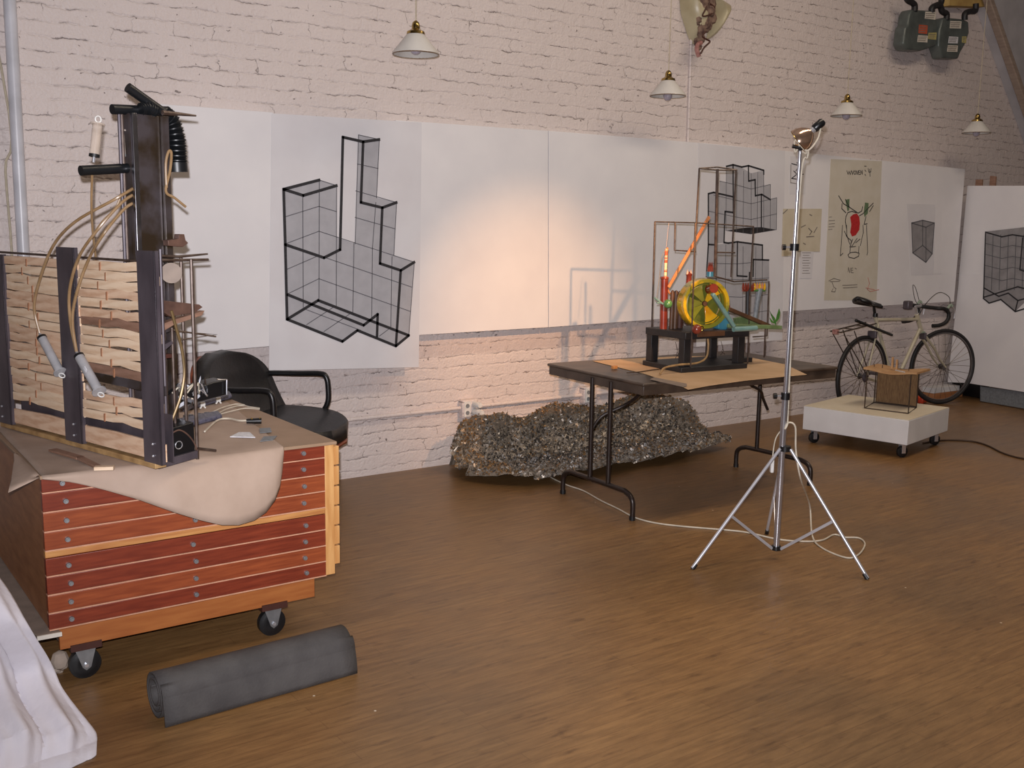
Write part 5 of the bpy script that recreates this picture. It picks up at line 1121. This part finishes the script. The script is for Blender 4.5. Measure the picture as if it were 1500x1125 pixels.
# rack, pump, brakes, chain wheel
ra0, ra1 = bp(1224, 486), bp(1276, 473)
for s in (-1, 1):
    MB().cyl(ra0+bn*s*.05, ra1+bn*s*.05, .0055, n=6).build('rack_rail', 'wire', bike); MB().cyl(bp(1228, 489)+bn*s*.055, rc+bn*s*.06, .0045, n=6).build('rack_stay', 'wire', bike); MB().cyl(bp(1243, 484)+bn*s*.055, rc+bn*s*.06+V(.02, 0, .02), .0045, n=6).build('rack_stay', 'wire', bike)
for f in (0, .35, .7): q = ra0+(ra1-ra0)*f; MB().cyl(q-bn*.05, q+bn*.05, .005, n=6).build('rack_bar', 'wire', bike)
MB().box(ra0-V(.02, .02, .02), ra0+V(.02, .02, .02)).build('rear_reflector', 'pinkclump', bike, bevel=.004)
MB().bar(bp(1253, 469, .05), bp(1307, 491, .05), .022, .022).build('pump', 'blackpl', bike, bevel=.008)
for c_, n_ in ((bp(1278, 490, .02), bn), (bp(1352, 492, .02), fn)): MB().obox(c_, (bd, n_, V(0, 0, 1)), (.03, .08, .06)).build('brake_caliper', 'blackmetal', bike, bevel=.006)
MB().lathe([(.085, -.003), (.09, 0), (.085, .003), (.06, .003), (.06, -.003), (.085, -.003)], bb+bn*.045, bn, 32).build('chainring', 'steel', bike)
MB().bar(bb+bn*.06, bb+bn*.06+V(.13, 0, -.11), .012, .02, up=tuple(bn)).build('crank', 'steel', bike, bevel=.003); MB().bar(bb-bn*.06, bb-bn*.06-V(.13, 0, -.11), .012, .02, up=tuple(bn)).build('crank', 'steel', bike, bevel=.003)
MB().lathe([(.03, -.012), (.045, 0), (.03, .012)], rc+bn*.035, bn, 20, True).build('freewheel', 'blackmetal', bike)
for s, A in ((1, V(.13, 0, -.11)), (-1, V(-.13, 0, .11))): MB().obox(bb+bn*s*.06+A+bn*s*.04, (bd, bn, V(0, 0, 1)), (.06, .08, .02)).build('pedal', 'blackmetal', bike, bevel=.004)
q = bp(1330, 447, .06); MB().obox(q, (bd, bn, V(0, 0, 1)), (.07, .06, .075)).build('handlebar_bag', 'blackmetal', bike, bevel=.012)

# odds and ends on the floor behind the bicycle
p = fl(1349, 590); tag(MB().obox(V(p[0], p[1], .032), (laz(15), laz(105), V(0, 0, 1)), (.12, .08, .064)).build('orange_tool', 'orange', bevel=.012), 'orange plastic tool on the floor behind the platform corner', 'tool')
p0b, p1b = V(8.72, 5.48, 0), V(9.12, 5.46, 0)
tag(MB().bar(V(*p0b[:2], .088), V(*p1b[:2], .088), .12, .05).build('white_carton', 'plat', bevel=.003), 'flat white carton on the floor behind the front bicycle wheel', 'carton')
tag(MB().bar(V(*p0b[:2], .031), V(*(p1b+V(.05, 0, 0))[:2], .031), .13, .062).build('wood_box', 'side', bevel=.003), 'low brown wood box under the flat white carton', 'box')
tag(MB().tube(smoothpath([fl(u, v, .006) for u, v in [(1352, 649), (1380, 645), (1420, 646), (1445, 652), (1470, 664), (1500, 672), (1560, 680)]]), .006, 8).build('floor_cable', 'darkcord'), 'brown cable running across the floor right of the platform', 'cable')

# ================================================================== LIGHT
cam = bpy.data.cameras.new('camera'); co_ = bpy.data.objects.new('camera', cam); COL.objects.link(co_)
cam.sensor_fit = 'HORIZONTAL'; cam.sensor_width = 36; cam.lens = 36*FPX/1500; cam.clip_start = .05
from mathutils import Matrix
Mx = Matrix((tuple(CR), tuple(CU), tuple(-CF))).transposed().to_4x4(); Mx.translation = Vector(CP); co_.matrix_world = Mx
SC.camera = co_
def light(kind, name, loc, energy, col, **kw):
    l = bpy.data.lights.new(name, kind); l.energy = energy; l.color = lin(col) if max(col) > 1 else col
    for k, v in kw.items(): setattr(l, k, v)
    o = bpy.data.objects.new(name, l); COL.objects.link(o); o.location = Vector(np.array(loc, float)); return o
def aimat(o, tgt): o.rotation_euler = (Vector(np.array(tgt, float))-o.location).to_track_quat('-Z', 'Y').to_euler()
fo = CP+CU*.065-CR*.02
o = light('SPOT', 'camera_flash', fo, 1340, (.965, .95, 1.), shadow_soft_size=.012, spot_size=math.radians(112), spot_blend=1.0)
aimat(o, fo+CF*5+CU*1.15+CR*.4)
o = light('SPOT', 'lamp_beam', lc+aim*.05, 255, (1., .53, .24), shadow_soft_size=.012, spot_size=math.radians(50), spot_blend=1.0); aimat(o, V(4.05, 5.5, .84))
o = light('AREA', 'ceiling_light', (5.2, 2.4, 4.9), 190, (1., .83, .64), shape='RECTANGLE', size=5.0, size_y=.4)
wd = bpy.data.worlds.new('world'); SC.world = wd; wd.use_nodes = True; wd.node_tree.nodes['Background'].inputs[0].default_value = (.05, .05, .05, 1)
SC.view_settings.view_transform = 'Standard'; SC.view_settings.look = 'None'; SC.view_settings.gamma = 1; SC.view_settings.use_curve_mapping = False
SC.view_settings.exposure = -0.66
